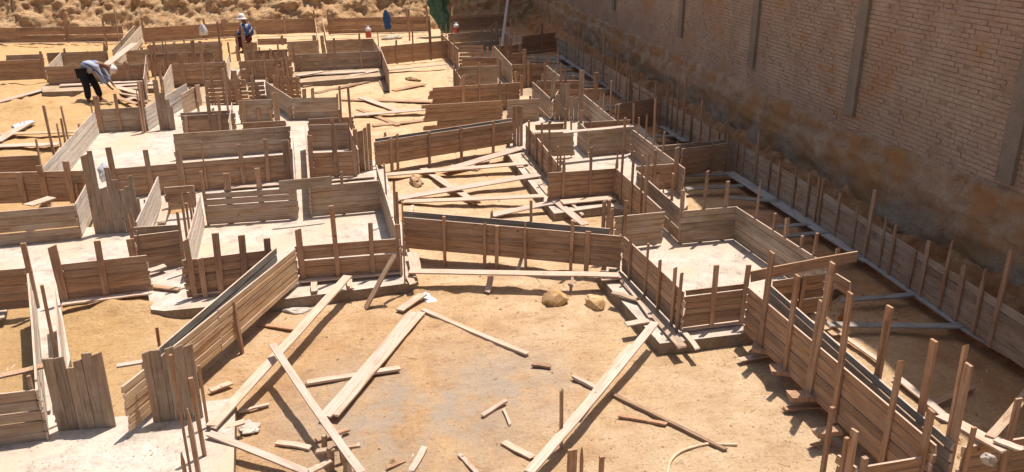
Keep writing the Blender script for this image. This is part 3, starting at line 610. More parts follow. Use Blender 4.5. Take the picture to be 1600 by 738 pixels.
K('little board pointing down over the footing end', (637, 430), (645, 445), 10, .26, .2)
K('slat propping up the long straight batten', (767, 431), (761, 457), 9, .22, .03)
K('thin slat leaning under the raised form, nearer the stones', (815, 405), (806, 440), 5, .25, .02)
K('short slat hanging above the first stone', (893, 425), (893, 450), 4, .25, .05)
K('dark kick board at the foot of the stepped side panel', (957, 420), (1066, 544), 11, .225, mat='grey')
K('thin edge lath lying along the stepped footing', (970, 434), (1016, 498), 4, .235)
K('short lath across the stepped footing top', (938, 438), (970, 434), 4, .26)
K('small batten across the stepped footing by the stones', (957, 458), (997, 470), 5, .25, mat='grey')
K('pointed offcut poking out of the stepped footing', (978, 508), (1015, 502), 7, .22)
K('white offcut hanging over the front corner of the roomy pad footing', (1068, 520), (1090, 547), 7, .23)
K('board along the foot of the pointed stake panel', (1068, 515), (1160, 503), 7, .23)
K('sloping board nailed across the thick corner post', (1172, 441), (1338, 409), 9, .93, 1.0, mat='warm', edge=True)
K('stub board under the long near double form, nearest the pad', (1176, 544), (1206, 549), 12, .2, mat='stake', th=.05)
K('thin white ended board lying beneath the long near double form', (1156, 564), (1200, 556), 6, .04)
K('second stub board under the long near double form', (1203, 580), (1246, 584), 12, .2, mat='stake', th=.06)
K('third stub board under the long near double form', (1231, 622), (1286, 622), 13, .2, mat='stake', th=.06)
K('dark pointed board on the sand under the third stub', (1226, 640), (1300, 636), 6, .08, mat='warm')
K('fourth stub board under the long near double form', (1272, 681), (1312, 676), 11, .2, mat='stake', th=.06)
K('thin stick on the sand below the fourth stub', (1267, 697), (1302, 692), 4, .04, mat='warm')
K('white board crossing the near corner panel', (1469, 650), (1572, 706), 13, .9, .95)
K('slim board lying on the white crossing one', (1556, 689), (1597, 704), 8, .98, 1.0)
K('blue grey board reaching up from the near corner', (1546, 686), (1606, 612), 15, .96, .7, mat='grey')
K('pale lath behind the inner dark sheet', (1290, 505), (1372, 565), 5, .1)
K('pale lath on the sunlit strip behind the tall stakes', (1400, 590), (1480, 655), 9, .06)
K('dark board in the trench between the two tall stakes', (1459, 632), (1520, 606), 8, .05, mat='warm')
# trench battens and kick boards along brick wall
for (a, b, t_) in [((873, 87), (985, 156), 'far'), ((1034, 198), (1071, 222), 'short middle'), ((1139, 270), (1358, 409), 'middle'), ((1358, 409), (1512, 516), 'next to nearest'), ((1512, 516), (1640, 590), 'nearest')]:
    K('bluish kick board at the foot of the brick wall form, %s length' % t_, a, b, 11 if a[0] > 1100 else 7, .17, mat='kick', group='kick boards at the brick wall form')
for (a, b, w_, t_) in [((1212, 356), (1265, 351), 4, 'by the short pegs'), ((1230, 370), (1293, 364), 5, 'just nearer than the one by the short pegs'), ((1311, 405), (1349, 400), 6, 'behind the sloping corner board'), ((1140, 309), (1218, 316), 4, 'behind the panel with a dark nail hole'),
                       ((1312, 471), (1425, 462), 6, 'over the dark pit'), ((1295, 508), (1511, 511), 7, 'longest of all'), ((1070, 275), (1134, 273), 4, 'in the deep shade'), ((1072, 296), (1160, 291), 4, 'below the shaded cross form'),
                       ((823, 92), (885, 94), 3, 'farthest away'), ((870, 107), (901, 104), 3, 'beside the pale side panel'), ((886, 115), (907, 117), 3, 'near the slanting top board'), ((913, 131), (945, 128), 3, 'near the rounded post'),
                       ((936, 141), (970, 138), 3, 'behind the rounded post'), ((1010, 214), (1062, 213), 3, 'behind the long grey panel'), ((945, 168), (1000, 166), 3, 'at the far cross form')]:
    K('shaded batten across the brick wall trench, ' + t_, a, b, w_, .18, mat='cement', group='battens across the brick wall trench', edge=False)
# middle court
K('upper long batten of the middle sand court touching the side panel', (602, 274), (825, 256), 5, .12, .24)
K('thick sunlit batten aimed at the end post of the raised form', (696, 267), (815, 232), 7, .1, .26)
K('white board laid diagonally across the middle sand court', (661, 264), (746, 319), 8, .12, .06)
K('long batten second from the near edge of the middle sand court', (622, 311), (842, 274), 6, .08, .25)
K('flat batten along the near edge of the middle sand court', (631, 316), (850, 307), 5, .06, .24)
K('batten from the sand to the footing of the small pad', (771, 337), (880, 314), 6, .06, .26)
K('batten lying on the front footing of the small pad', (878, 317), (960, 309), 7, .27)
K('pale board slanting off the small pad footing', (865, 312), (914, 352), 9, .27, .1)
K('very thin stick beside the slanting pale board', (892, 318), (910, 337), 4, .26, .1)
K('short white stick by the inner corner of the raised form', (645, 322), (640, 345), 5, .1, .8)
for i, (a, b) in enumerate([((800, 243), (813, 262)), ((826, 262), (838, 275)), ((846, 288), (860, 305)), ((740, 266), (760, 250))]):
    K('small white offcut on the stake lined footing, %s' % ['upper', 'second', 'lowest', 'loose on sand'][i], a, b, 9, .215 if i < 3 else .03)
K('black kick board along the stake lined side panel', (818, 240), (884, 312), 7, .225, mat='grey')
K('kick board between middle pad panels and the white channel', (495, 283), (584, 275), 6, .24)
K('long thin board behind the tan inner panel', (352, 294), (440, 287), 6, .24)
K('board lying over the tops of the two tan inner panels', (437, 299), (518, 291), 5, .93, edge=True, mat='grey')
K('leaning pale board inside the small sand pit', (266, 299), (252, 348), 12, .6, .3)
K('horizontal batten over the small pale pad', (832, 207), (890, 205.5), 3, .95)
K('long thin batten laid across the panels of the small pale pad', (880, 208), (988, 198), 3, .97)
# upper court
K('long batten slanting up from the footing of the upper court head', (472, 135), (591, 110), 5, .05, .25)
K('twin lath on the footing at the upper court head', (466, 118), (570, 112), 4, .26)
K('pale knobby lath at the corner of the upper court head', (464, 119), (505, 112), 5, .3)
K('thin level stick across the upper sand court', (533, 156), (676, 160), 3, .03, mat='stake')
K('white diagonal board on the upper sand court', (564, 153), (625, 175), 5, .06)
K('long pale board reaching the ragged panel ends', (553, 181), (694, 169), 5, .05, .2)
K('dark stick slanting across the upper sand court', (560, 171), (622, 196), 4, .02, mat='warm')
K('low dark stick nearest the farther raised form', (583, 197), (690, 186), 3, .02, mat='warm')
K('dark strip standing in for a shadowy trench near the curved side panel', (494, 146), (575, 128), 3, .02, mat='warm')  # dark timber strip in place of a shadow-dark trench line in the sand
K('short reddish stick on the bright upper sand', (615, 142), (663, 132), 3, .02, mat='warm')
K('pale pole below the reddish slender pole panel', (607, 110), (697, 101), 5, .12, .2)
K('dark board lying end on below the curved panel', (596, 127), (604, 143), 8, .02, mat='warm')
K('fallen white plank on the far diagonal trough', (211, 68), (165, 103), 9, .9, .9)
K('long boards on the low footing by the bending worker', (93, 134), (232, 127), 4, .26)
K('white batten from the bending worker to the post', (166, 132), (232, 150), 5, .25, .2)
K('second lath on the low footing by the bending worker', (160, 136), (240, 131), 3, .24)
K('long weathered pole lying on the sand left of the worker', (-10, 162), (95, 133), 5, .05, mat='pale')
K('level pole on the sand nearer than the weathered one', (-10, 211), (118, 206), 4, .1, mat='dusty')
K('pale board near the white debris', (-5, 222), (44, 192), 8, .1)
K('level board behind the warm edge panel', (-10, 229), (92, 226), 5, .1, mat='pale')
for (a, b, t_) in [((-70, 69), (188, 66), 'beyond the bending worker'), ((224, 68), (379, 57), 'under the plastic bag'), ((400, 58.5), (490, 56), 'beyond the blue-shirted worker'), ((516, 55), (668, 50), 'under the blue jacket')]:
    K('pale kick board at the foot of the far panels ' + t_, a, b, 3, .2)
for (a, b, t_) in [((186, 145), (222, 152), 'grey'), ((190, 158), (225, 150), 'pale'), ((182, 152), (214, 163), 'brown'), ((196, 148), (228, 160), 'broken')]:
    K(t_ + ' stick in the tangle beside the sand heap', a, b, 4, .12, .2, mat={'grey': 'grey', 'pale': 'pale', 'brown': 'warm', 'broken': 'stake'}[t_])
# left
K('kick board under the panel with red painted marks', (99, 475), (233, 458), 7, .24)
K('thin dark slat lying on that kick board', (128, 483), (208, 458), 4, .08, .26, mat='stake')
K('bent white topped stick at the gap in the footing', (221, 427), (259, 416), 5, .3)
K('dark sticks lying in the gap of the footing', (233, 447), (280, 453), 5, .24, mat='warm')
K('round stick crossing the narrow trench floor', (-10, 592), (90, 569), 6, .8, mat='stake')
K('second round stick between the tall upright panels', (185, 573), (238, 565), 5, .75, mat='pale')
K('white board on the tan inner panel of the wide pale floor', (44, 322), (80, 310), 7, .5)
K('pale stick on the sand beside the row of thin stakes', (328, 612), (361, 600), 6, .03)
K('thin pale twig by the front slab corner', (372, 645), (420, 633), 3, .03)
K('short board at the front slab edge', (352, 668), (384, 660), 7, .18)
K('pale boards piled at the edge of the yellow soil pit', (0, 500), (8, 470), 12, .15)

# ------------------------------------------------------------------ stakes on their own
G1 = 'stakes standing on their own'
peg('slim stake standing in the sand beside the foot of the heavy board', 877, 700, 607, 5)
peg('wide short board stake right of the slim stake', 892, 760, 703, 17)
peg('thin stake second from the wide short one', 908, 758, 699, 5)
peg('angular stake farthest from the heavy board foot', 938, 765, 714, 9)
peg('tallest thin stake at the front slab edge', 299, 745, 555, 4, .2, lean=.01)
peg('thick pale stake at the front slab edge', 320, 712, 590, 8, .2)
peg('dark stake behind the thick pale one', 325, 668, 572, 5, .2)
peg('stout brown stake nearer on the front slab edge', 311, 745, 638, 7, .2)
peg('short dark spike at the front slab edge', 292, 755, 707, 5, .2)
peg('leaning grey post in front of the panel behind the diagonal form', 323, 474, 403, 7, .1)
peg('dark spike poking from the yellow soil behind the upright boards', 250, 548, 512, 5, .05)
peg('tall thin pole standing by the pale pole', 640, 64, 15, 3, 0)
peg('tall post beside the green netting', 703, 52, -14, 7, 0)
peg('thin stake on the sand near the far left panels', 168, 78, 30, 2.5, 0)
peg('dark crooked stick in the sand left of the spiked boards', 82, 232, 166, 3, 0)
peg('small dark stub on the sand beyond the raised form', 602, 215, 207, 5, 0)
peg('second small dark stub on the sand beyond the raised form', 677, 203, 195, 6, 0)

for (x, yb, yt, w_) in [(396, 132, 104, 3), (404, 168, 128, 5), (440, 150, 101, 6), (433, 150, 106, 4), (466, 150, 118, 4), (367, 160, 110, 6), (420, 150, 122, 5), (412, 122, 88, 4), (336, 200, 168, 5), (302, 172, 136, 5), (376, 168, 140, 4), (244, 130, 96, 3),
                        (276, 96, 66, 3), (262, 150, 118, 5), (330, 122, 86, 4), (389, 110, 70, 4), (472, 120, 88, 3), (456, 160, 132, 4), (354, 150, 112, 4), (238, 104, 70, 3), (250, 108, 74, 3), (285, 100, 70, 3), (315, 100, 74, 4), (360, 98, 66, 3), (372, 96, 72, 4), (408, 100, 74, 3), (428, 118, 90, 3), (345, 186, 150, 4), (312, 188, 158, 4), (394, 182, 150, 4), (448, 182, 146, 5), (436, 176, 148, 3), (230, 160, 122, 4), (258, 170, 140, 4), (325, 160, 122, 4)]:
    peg('thin stake among the crowded small forms of the upper middle', x, yb, yt, w_, 0, 'thin stakes among the crowded small forms')
for (x, yb, yt, w_) in [(724, 128, 98, 4), (758, 128, 100, 4), (806, 150, 112, 5), (815, 150, 118, 4), (848, 150, 116, 5), (782, 126, 96, 4), (828, 190, 150, 4), (874, 190, 158, 5), (770, 100, 72, 4), (762, 100, 74, 4), (840, 120, 88, 3), (895, 160, 118, 4)]:
    peg('thin stake among the close set forms near the leaning white pole', x, yb, yt, w_, 0, 'thin stakes among the close set forms')

seen = {}
pans = [o for o in col.objects if o.name.startswith('formwork_panel') and 'label' in o]
for o in [o for o in col.objects if str(o.get('group', '')) in ('thin stakes among the crowded small forms', 'thin stakes among the close set forms')]:
    best = min(pans, key=lambda p: (p.location.xy - o.location.xy).length)
    ws = best['label'].replace(',', '').split()[:9]
    while ws[-1] in ('the', 'a', 'of', 'with', 'and', 'in', 'to', 'by', 'at', 'behind', 'beside', 'below', 'above', 'between', 'one', 'two', 'from', 'front', 'small', 'upper', 'wide', 'middle', 'low', 'its', 'long', 'on', 'under'): ws.pop()
    ph = ' '.join(ws)
    k = seen.get(ph, 0); seen[ph] = k + 1
    o['label'] = ['thin stake beside the ', 'second thin stake beside the ', 'third thin stake beside the ', 'fourth thin stake beside the ', 'fifth thin stake beside the ', 'sixth thin stake beside the ', 'seventh thin stake beside the ', 'eighth thin stake beside the ', 'ninth thin stake beside the ', 'tenth thin stake beside the '][min(k, 9)] + ph

# leaning white pole
A = at(787, 49, .9); B = at(796, -20, 2.6)
A2 = A; d = B - A2
V = []; F = []
for i, q in enumerate((A2 - d * .3, B + d * .6)):
    for k in range(8): a = k * math.pi / 4; V.append(q + Vector((math.cos(a) * .07, math.sin(a) * .07, 0)))
F = [(k, (k + 1) % 8, 8 + (k + 1) % 8, 8 + k) for k in range(8)] + [tuple(range(7, -1, -1)), tuple(range(8, 16))]
M['white'] = plain('white_paint', (.52, .45, .40))
tag(obj('leaning_pole', V, F, M['white']), 'leaning white pole rising past the shaded panel', 'pole')

# ------------------------------------------------------------------ brick wall
wall = empty('brick_wall', (WX0 + WK * 20, 20, 0)); tag(wall, 'tall pale brick wall with grey concrete pillars along the trench', 'wall')
MW = Matrix.Translation(wall.location)
wdir = Vector((WK, 1, 0)).normalized(); wn = Vector((-1, WK, 0)).normalized()
def wp(s, out, z): return Vector((WX0, 0, 0)) + wdir * s + wn * out + Vector((0, 0, z)) - wall.location
def slab_on_wall(name, s0, s1, z0, z1, o0, o1, mat):
    V = [wp(s0, o1, z0), wp(s1, o1, z0), wp(s1, o0, z0), wp(s0, o0, z0), wp(s0, o1, z1), wp(s1, o1, z1), wp(s1, o0, z1), wp(s0, o0, z1)]
    return obj(name, V, BF, M[mat], wall)
slab_on_wall('wall_core', -3, 33, .3, 11.5, -.3, -.012, 'mortar')
slab_on_wall('wall_core', 33.01, 41, .3, 17, -.3, -.014, 'mortar')  # taller step, top out of view, height set to shade the far end
slab_on_wall('wall_core', 41.01, 75, .3, 23, -.3, -.016, 'mortar')  # tallest step, likewise unseen above, added for the deep shade at the far end
# foundation: rough concrete band with uneven surface
sV = []; sF = []; ns, nz = 560, 26
def band_top(s): return 1.95 + .18 * noise.noise(Vector((s * .7, 0, 5))) + max(0, (14 - s)) * .03
for j in range(nz + 1):
    for i in range(ns + 1):
        s = -2 + i * .097; z = .3 + (band_top(s) - .3) * j / nz
        o_ = .10 + .08 * noise.fractal(Vector((s * 1.3, z * 2.2, 0)), .7, 2.0, 6) + (.10 if z < 1.55 + .1 * math.sin(s * .6) else 0)
        if j == nz: o_ = -.01
        sV.append(wp(s, max(o_, -.01) if j == nz else max(o_, .01), z))
for j in range(nz):
    for i in range(ns): a = j * (ns + 1) + i; sF.append((a, a + 1, a + ns + 2, a + ns + 1))
f_ = obj('foundation_band', sV, sF, M['plaster'], wall, smooth=True)
# bricks (thousands: one joined part)
bV = []; bF = []; BL, BH = .225, .083
for c in range(int((6.2 - 1.75) / BH)):
    z = 1.75 + c * BH + .01 * noise.noise(Vector((c, 0, 0)))
    s = -1 + (c % 2) * BL / 2
    while s < 50:
        zz = z + .012 * noise.noise(Vector((s * .4, c * .3, 0)))
        if R.random() > .012 and zz > band_top(s) - .15:
            o1 = R.uniform(-.008, .006) - (.012 if R.random() < .06 else 0); g_ = R.uniform(.003, .010); t1, t2 = R.uniform(-.006, .006), R.uniform(-.006, .006); b = len(bV)
            s0, s1 = s + g_ / 2, s + BL - g_ / 2; z0, z1 = zz + .006, zz + BH - R.uniform(.003, .013)
            bV += [wp(s0, -.015, z0), wp(s1, -.015, z0), wp(s1, -.015, z1), wp(s0, -.015, z1), wp(s0, o1 + t1, z0), wp(s1, o1 + t2, z0), wp(s1, o1 + t2, z1 - .003), wp(s0, o1 + t1, z1 - .003)]
            bF += [(b + 7, b + 6, b + 5, b + 4), (b, b + 4, b + 5, b + 1), (b + 3, b + 2, b + 6, b + 7), (b, b + 3, b + 7, b + 4), (b + 1, b + 5, b + 6, b + 2)]
        s += BL
bo = obj('bricks', bV, bF, M['brick'], wall); bo['kind'] = 'stuff'
for (xt, xb, yb, wpx) in [(1068, 1064, 58, 7), (1186, 1175, 106, 13), (1353, 1329, 180, 19), (1600, 1572, 285, 30), (965, 960, 15, 5)]:
    q = on_wall(xb, yb); s = (q - Vector((WX0, 0, 0))).dot(wdir); wd = .34
    slab_on_wall('pillar', s - wd / 2, s + wd / 2, q.z, 11.5 if s < 33 else 17, -.01, .075, 'pillar')

# ------------------------------------------------------------------ stones, bags, jugs, cloths, hose
def rock(name, px, py, r, sx, sy, sz, mat, label, cat, z=None, group=None, seed=1, amp=.35):
    bm = bmesh.new(); bmesh.ops.create_icosphere(bm, subdivisions=4, radius=1)
    for v in bm.verts:
        p = v.co.normalized(); k = 1 + amp * noise.fractal(p * 1.3 + Vector((seed * 7.1, 0, 0)), .8, 2, 4)
        # facets
        for q in range(7):
            rr = random.Random(seed * 100 + q); nrm = Vector((rr.uniform(-1, 1), rr.uniform(-1, 1), rr.uniform(-.4, 1))).normalized(); dd = p.dot(nrm) * k
            if dd > .72: k *= .72 / dd * 1.0 + 0
        v.co = Vector((p.x * sx, p.y * sy, p.z * sz)) * k * r
    me = bpy.data.meshes.new(name); bm.to_mesh(me); bm.free(); me.materials.append(M[mat]); o = bpy.data.objects.new(name, me); col.objects.link(o)
    for p_ in me.polygons: p_.use_smooth = True
    q = at(px, py, z or 0); o.location = q + Vector((0, 0, r * sz * .45)); o.rotation_euler = (0, 0, seed); tag(o, label, cat, group); return o
rock('stone', 868, 474, .215, 1.15, .8, .8, 'stone', 'ochre stone with a slanting face, the one nearer the batten', 'stone', group='two big stones on the sand', seed=3)
rock('stone', 931, 478, .205, 1.15, .9, .62, 'stone', 'flat topped pale stone beside the stepped footing', 'stone', group='two big stones on the sand', seed=5)
M['plastic'] = plain('white_plastic_film', (.55, .57, .62), .35, .5, .3)
M['paper'] = plain('grey_paper_sack', (.44, .39, .34), .8, .2, .3)
rock('plastic_bag', 668, 467, .16, 1.5, .7, .25, 'plastic', 'crumpled white plastic bag with blue print on the sand', 'bag', seed=8, amp=.8)
rock('paper_sack', 461, 486, .22, 1.4, .7, .16, 'paper', 'torn pale paper sack in the shade by the diagonal form', 'sack', seed=9, amp=.8)
rock('paper_sack', 388, 672, .14, 1.3, 1, .2, 'paper', 'crumpled paper scrap beside the front slab', 'sack', seed=12, amp=1)
rock('plastic_bag', 164, 275, .17, .8, .7, 1.2, 'plastic', 'white flowered bag hanging behind the spiked upright boards', 'bag', z=.5, seed=14, amp=.5)
rock('white_debris', 36, 200, .3, 1.4, .6, .5, 'plastic', 'heap of white plastic debris on the sand', 'debris', seed=17, amp=1)
rock('cement_sack', 610, 62, .4, 1.5, .6, .35, 'paper', 'cream sack lying beside the blue jacket panel', 'sack', seed=19, amp=.4)
rock('earth_lump', 651, 290, .16, 1.2, 1, .9, 'chip', 'reddish lump of earth in the middle sand court', 'lump', seed=21, amp=.9)
rock('rag_bundle', 1541, 722, .07, 1, 1, 1.1, 'paper', 'small knotted rag on the stake at the near corner', 'rag', z=.9, seed=23, amp=.6)
rock('debris_heap', 641, 125, .22, 1.6, .8, .4, 'chip', 'dark little heap on the upper sand court', 'debris', seed=24, amp=1)
M['brass'] = plain('rusty_iron', (.35, .13, .05), .6)
rock('rusty_fitting', 1318, 503, .10, 1, 1, 1.5, 'brass', 'rusty iron fittings at the foot of the thick corner post', 'fitting', seed=25, amp=.9)

def lathe(prof, seg=20):
    V = []; F = []
    for (r, z) in prof:
        for k in range(seg): a = k / seg * 2 * math.pi; V.append((r * math.cos(a), r * math.sin(a), z))
    for i in range(len(prof) - 1):
        for k in range(seg): j = (k + 1) % seg; F.append((i * seg + k, i * seg + j, (i + 1) * seg + j, (i + 1) * seg + k))
    F.append(tuple(range(seg - 1, -1, -1))); F.append(tuple(range((len(prof) - 1) * seg, len(prof) * seg)))
    return V, F
M['jugred'] = plain('red_plastic', (.42, .09, .06), .4, .4); M['jugwhite'] = plain('white_lid_plastic', (.62, .62, .66), .4, .4)
def jug(px, py, label):
    t = empty('water_jug', at(px, py, .2)); t.scale = (.85,) * 3; tag(t, label, 'jug', 'water jugs at the far panels')
    V, F = lathe([(.17, 0), (.18, .03), (.18, .36), (.16, .40)]); obj('body', V, F, M['jugred'], t, smooth=True)
    V, F = lathe([(.165, .40), (.17, .43), (.17, .52), (.13, .58), (.05, .6), (.05, .66)]); obj('lid', V, F, M['jugwhite'], t, smooth=True)
    V, F = lathe([(.008, 0), (.008, .3)], 6); h_ = obj('handle', V, F, M['jugwhite'], t); h_.rotation_euler = (0, math.pi / 2, 0); h_.location = (-.15, 0, .7)
jug(576, 59, 'red and white water jug in the sun before the far panel')
jug(713, 53, 'red water jug with white lid in deep shade')

def cloth(name, pts, mat, label, cat, thick=.03, fold=.05, zs=None):
    """hanging cloth: pts = rows of (xl, xr, y) in px, hung on the plane through base point"""
    pass
def hanging(name, px, py, base_z, half, prof, mat, label, cat, amp=.06, depth=.12, rz=0.0):
    """prof: list of (height, half width factor, x shift); closed folded cloth body"""
    q = at(px, py, base_z); V = []; F = []; seg = 36
    for i, (h_, wf, xs_) in enumerate(prof):
        for k in range(seg):
            a = k / seg * 2 * math.pi; f = 1 + .35 * math.sin(a * 5 + i * .4) * .5 + .2 * noise.noise(Vector((a * 2, i * .5, px)))
            V.append((xs_ + half * wf * math.cos(a) * f, depth * math.sin(a) * f * (.5 + .5 * wf), h_))
    for i in range(len(prof) - 1):
        for k in range(seg): j = (k + 1) % seg; F.append((i * seg + k, i * seg + j, (i + 1) * seg + j, (i + 1) * seg + k))
    F.append(tuple(range(seg - 1, -1, -1))); F.append(tuple(range((len(prof) - 1) * seg, len(prof) * seg)))
    o = obj(name, V, F, M[mat], smooth=True); o.location = (q.x, q.y, base_z); o.rotation_euler = (0, 0, rz); tag(o, label, cat); return o
M['net'] = plain('green_netting', (.07, .135, .10), .9, .1, .5, 5); M['jacket'] = plain('blue_cloth', (.035, .09, .22), .9, .1, .3)
hanging('green_netting', 686, 52, .15, .62, [(0, .3, .35), (.3, .45, .28), (.7, .62, .15), (1.0, .8, .02), (1.3, .7, -.04), (1.6, .9, -.06), (1.9, .75, 0), (2.3, 1.0, 0), (2.9, .9, .05)], 'net', 'green debris netting hanging bunched on the tall post', 'netting', depth=.25)
hanging('blue_jacket', 605, 46, .35, .28, [(0, .45, .05), (.12, .62, .04), (.28, .5, .02), (.45, .68, 0), (.65, .62, -.02), (.85, .5, -.03), (.98, .25, -.04), (1.04, .06, -.04)], 'jacket', 'blue jacket hanging on a thin stake', 'jacket', depth=.1)
hanging('clear_bag', 318, 55, .62, .17, [(0, .9, 0), (.05, 1.1, 0), (.2, 1.05, 0), (.38, .8, 0), (.5, .35, 0), (.56, .1, 0)], 'plastic', 'clear plastic bag hanging on the far panel', 'bag', depth=.14)

# hose
pts = [(1040, 760), (1043, 738), (1048, 720), (1063, 707), (1085, 698), (1110, 693), (1130, 693.5), (1152, 695)]
def catmull(P_, k=8):
    out = []
    for i in range(len(P_) - 1):
        a, b, c, d = P_[max(i - 1, 0)], P_[i], P_[i + 1], P_[min(i + 2, len(P_) - 1)]
        for q in range(k):
            u = q / k; out.append(.5 * ((2 * b) + (c - a) * u + (2 * a - 5 * b + 4 * c - d) * u * u + (3 * b - a - 3 * c + d) * u ** 3))
    return out + [P_[-1]]
def tube(name, P_, r, mat, seg=10):
    V = []; F = []
    for i, p in enumerate(P_):
        d = (P_[min(i + 1, len(P_) - 1)] - P_[max(i - 1, 0)]).normalized(); sx = d.cross(Vector((0, 0, 1))).normalized(); up = sx.cross(d)
        for k in range(seg): a = k / seg * 2 * math.pi; V.append(p + (sx * math.cos(a) + up * math.sin(a)) * r)
    for i in range(len(P_) - 1):
        for k in range(seg): j = (k + 1) % seg; F.append((i * seg + k, i * seg + j, (i + 1) * seg + j, (i + 1) * seg + k))
    F.append(tuple(range(seg - 1, -1, -1))); F.append(tuple(range((len(P_) - 1) * seg, len(P_) * seg)))
    return obj(name, V, F, M[mat], smooth=True)
M['hose'] = plain('beige_rubber', (.62, .46, .32), .5)
hp = []
for q in pts: v = at(*q, .03); hp.append(Vector((v.x, v.y, hgt(v.x, v.y) + .02)))
tag(tube('hose', catmull(hp), .018, 'hose'), 'beige hose curling over the open sand', 'hose')

# trestle under the crossed boards
tr = empty('trestle', at(532, 745, 0)); tag(tr, 'small dark trestle under the end of the crossed boards', 'trestle')
for (dx, dy, wd) in [(-.1, .1, .1), (.05, .25, .06), (.1, -.05, .09), (-.16, .32, .05)]:
    V, F = stakemesh(wd, .04, .36, 0); o = obj('leg', V, F, M['grey'], tr); o.location = (dx, dy, 0); o.rotation_euler = (R.uniform(-.12, .12), R.uniform(-.15, .15), R.uniform(0, 1))
V, F, mi = boardmesh(.5, .07, .03); o = obj('rail', V, F, M['grey'], tr); o.location = (-.25, .1, .3)
K('slim board leaning against the small dark trestle', (540, 744), (546, 700), 8, .05, .3)
K('splintered dark stick under the crossed boards', (495, 690), (545, 672), 5, .04, mat='warm')
K('short pale board beside the small dark trestle', (484, 738), (518, 720), 8, .15, .2)

# ------------------------------------------------------------------ people
M['skin'] = plain('brown_skin', (.20, .10, .06), .6); M['trous'] = plain('black_trousers', (.018, .018, .025), .9); M['maroon'] = plain('maroon_trousers', (.07, .018, .018), .9)
M['cap'] = plain('white_cap', (.68, .66, .66), .8)
def stripe_mat(name, cols, scale):
    m, t, b = nodes(name); tc = t.nodes.new('ShaderNodeTexCoord'); wv = t.nodes.new('ShaderNodeTexWave'); wv.inputs['Scale'].default_value = scale; wv.inputs['Distortion'].default_value = 1.2; wv.bands_direction = 'DIAGONAL'
    t.links.new(tc.outputs['Object'], wv.inputs[0]); r = ramp(t, [(.0, cols[0]), (.42, cols[0]), (.5, cols[1]), (.75, cols[1]), (.8, cols[2])], wv.outputs[0]); r.color_ramp.interpolation = 'CONSTANT'
    t.links.new(r.outputs[0], b.inputs['Base Color']); b.inputs['Roughness'].default_value = .9; return m
M['shirt1'] = stripe_mat('white_blue_shirt', [(.36, .40, .50), (.07, .11, .28), (.26, .31, .43)], 1.1)
M['shirt2'] = stripe_mat('blue_white_shirt', [(.035, .08, .22), (.06, .13, .34), (.6, .62, .68)], 1.6)
def skin(name, P_, E_, mat, parent, sub=2):
    me = bpy.data.meshes.new(name); me.from_pydata([p[:3] for p in P_], E_, []); me.materials.append(M[mat])
    o = bpy.data.objects.new(name, me); col.objects.link(o); o.parent = parent
    o.modifiers.new('skin', 'SKIN'); sv = me.skin_vertices[0].data
    for i, p in enumerate(P_): sv[i].radius = (p[3], p[4] if len(p) > 4 else p[3]); sv[i].use_root = (i == 0)
    o.modifiers['skin'].use_smooth_shade = True
    s = o.modifiers.new('sub', 'SUBSURF'); s.levels = 1; s.render_levels = sub; return o
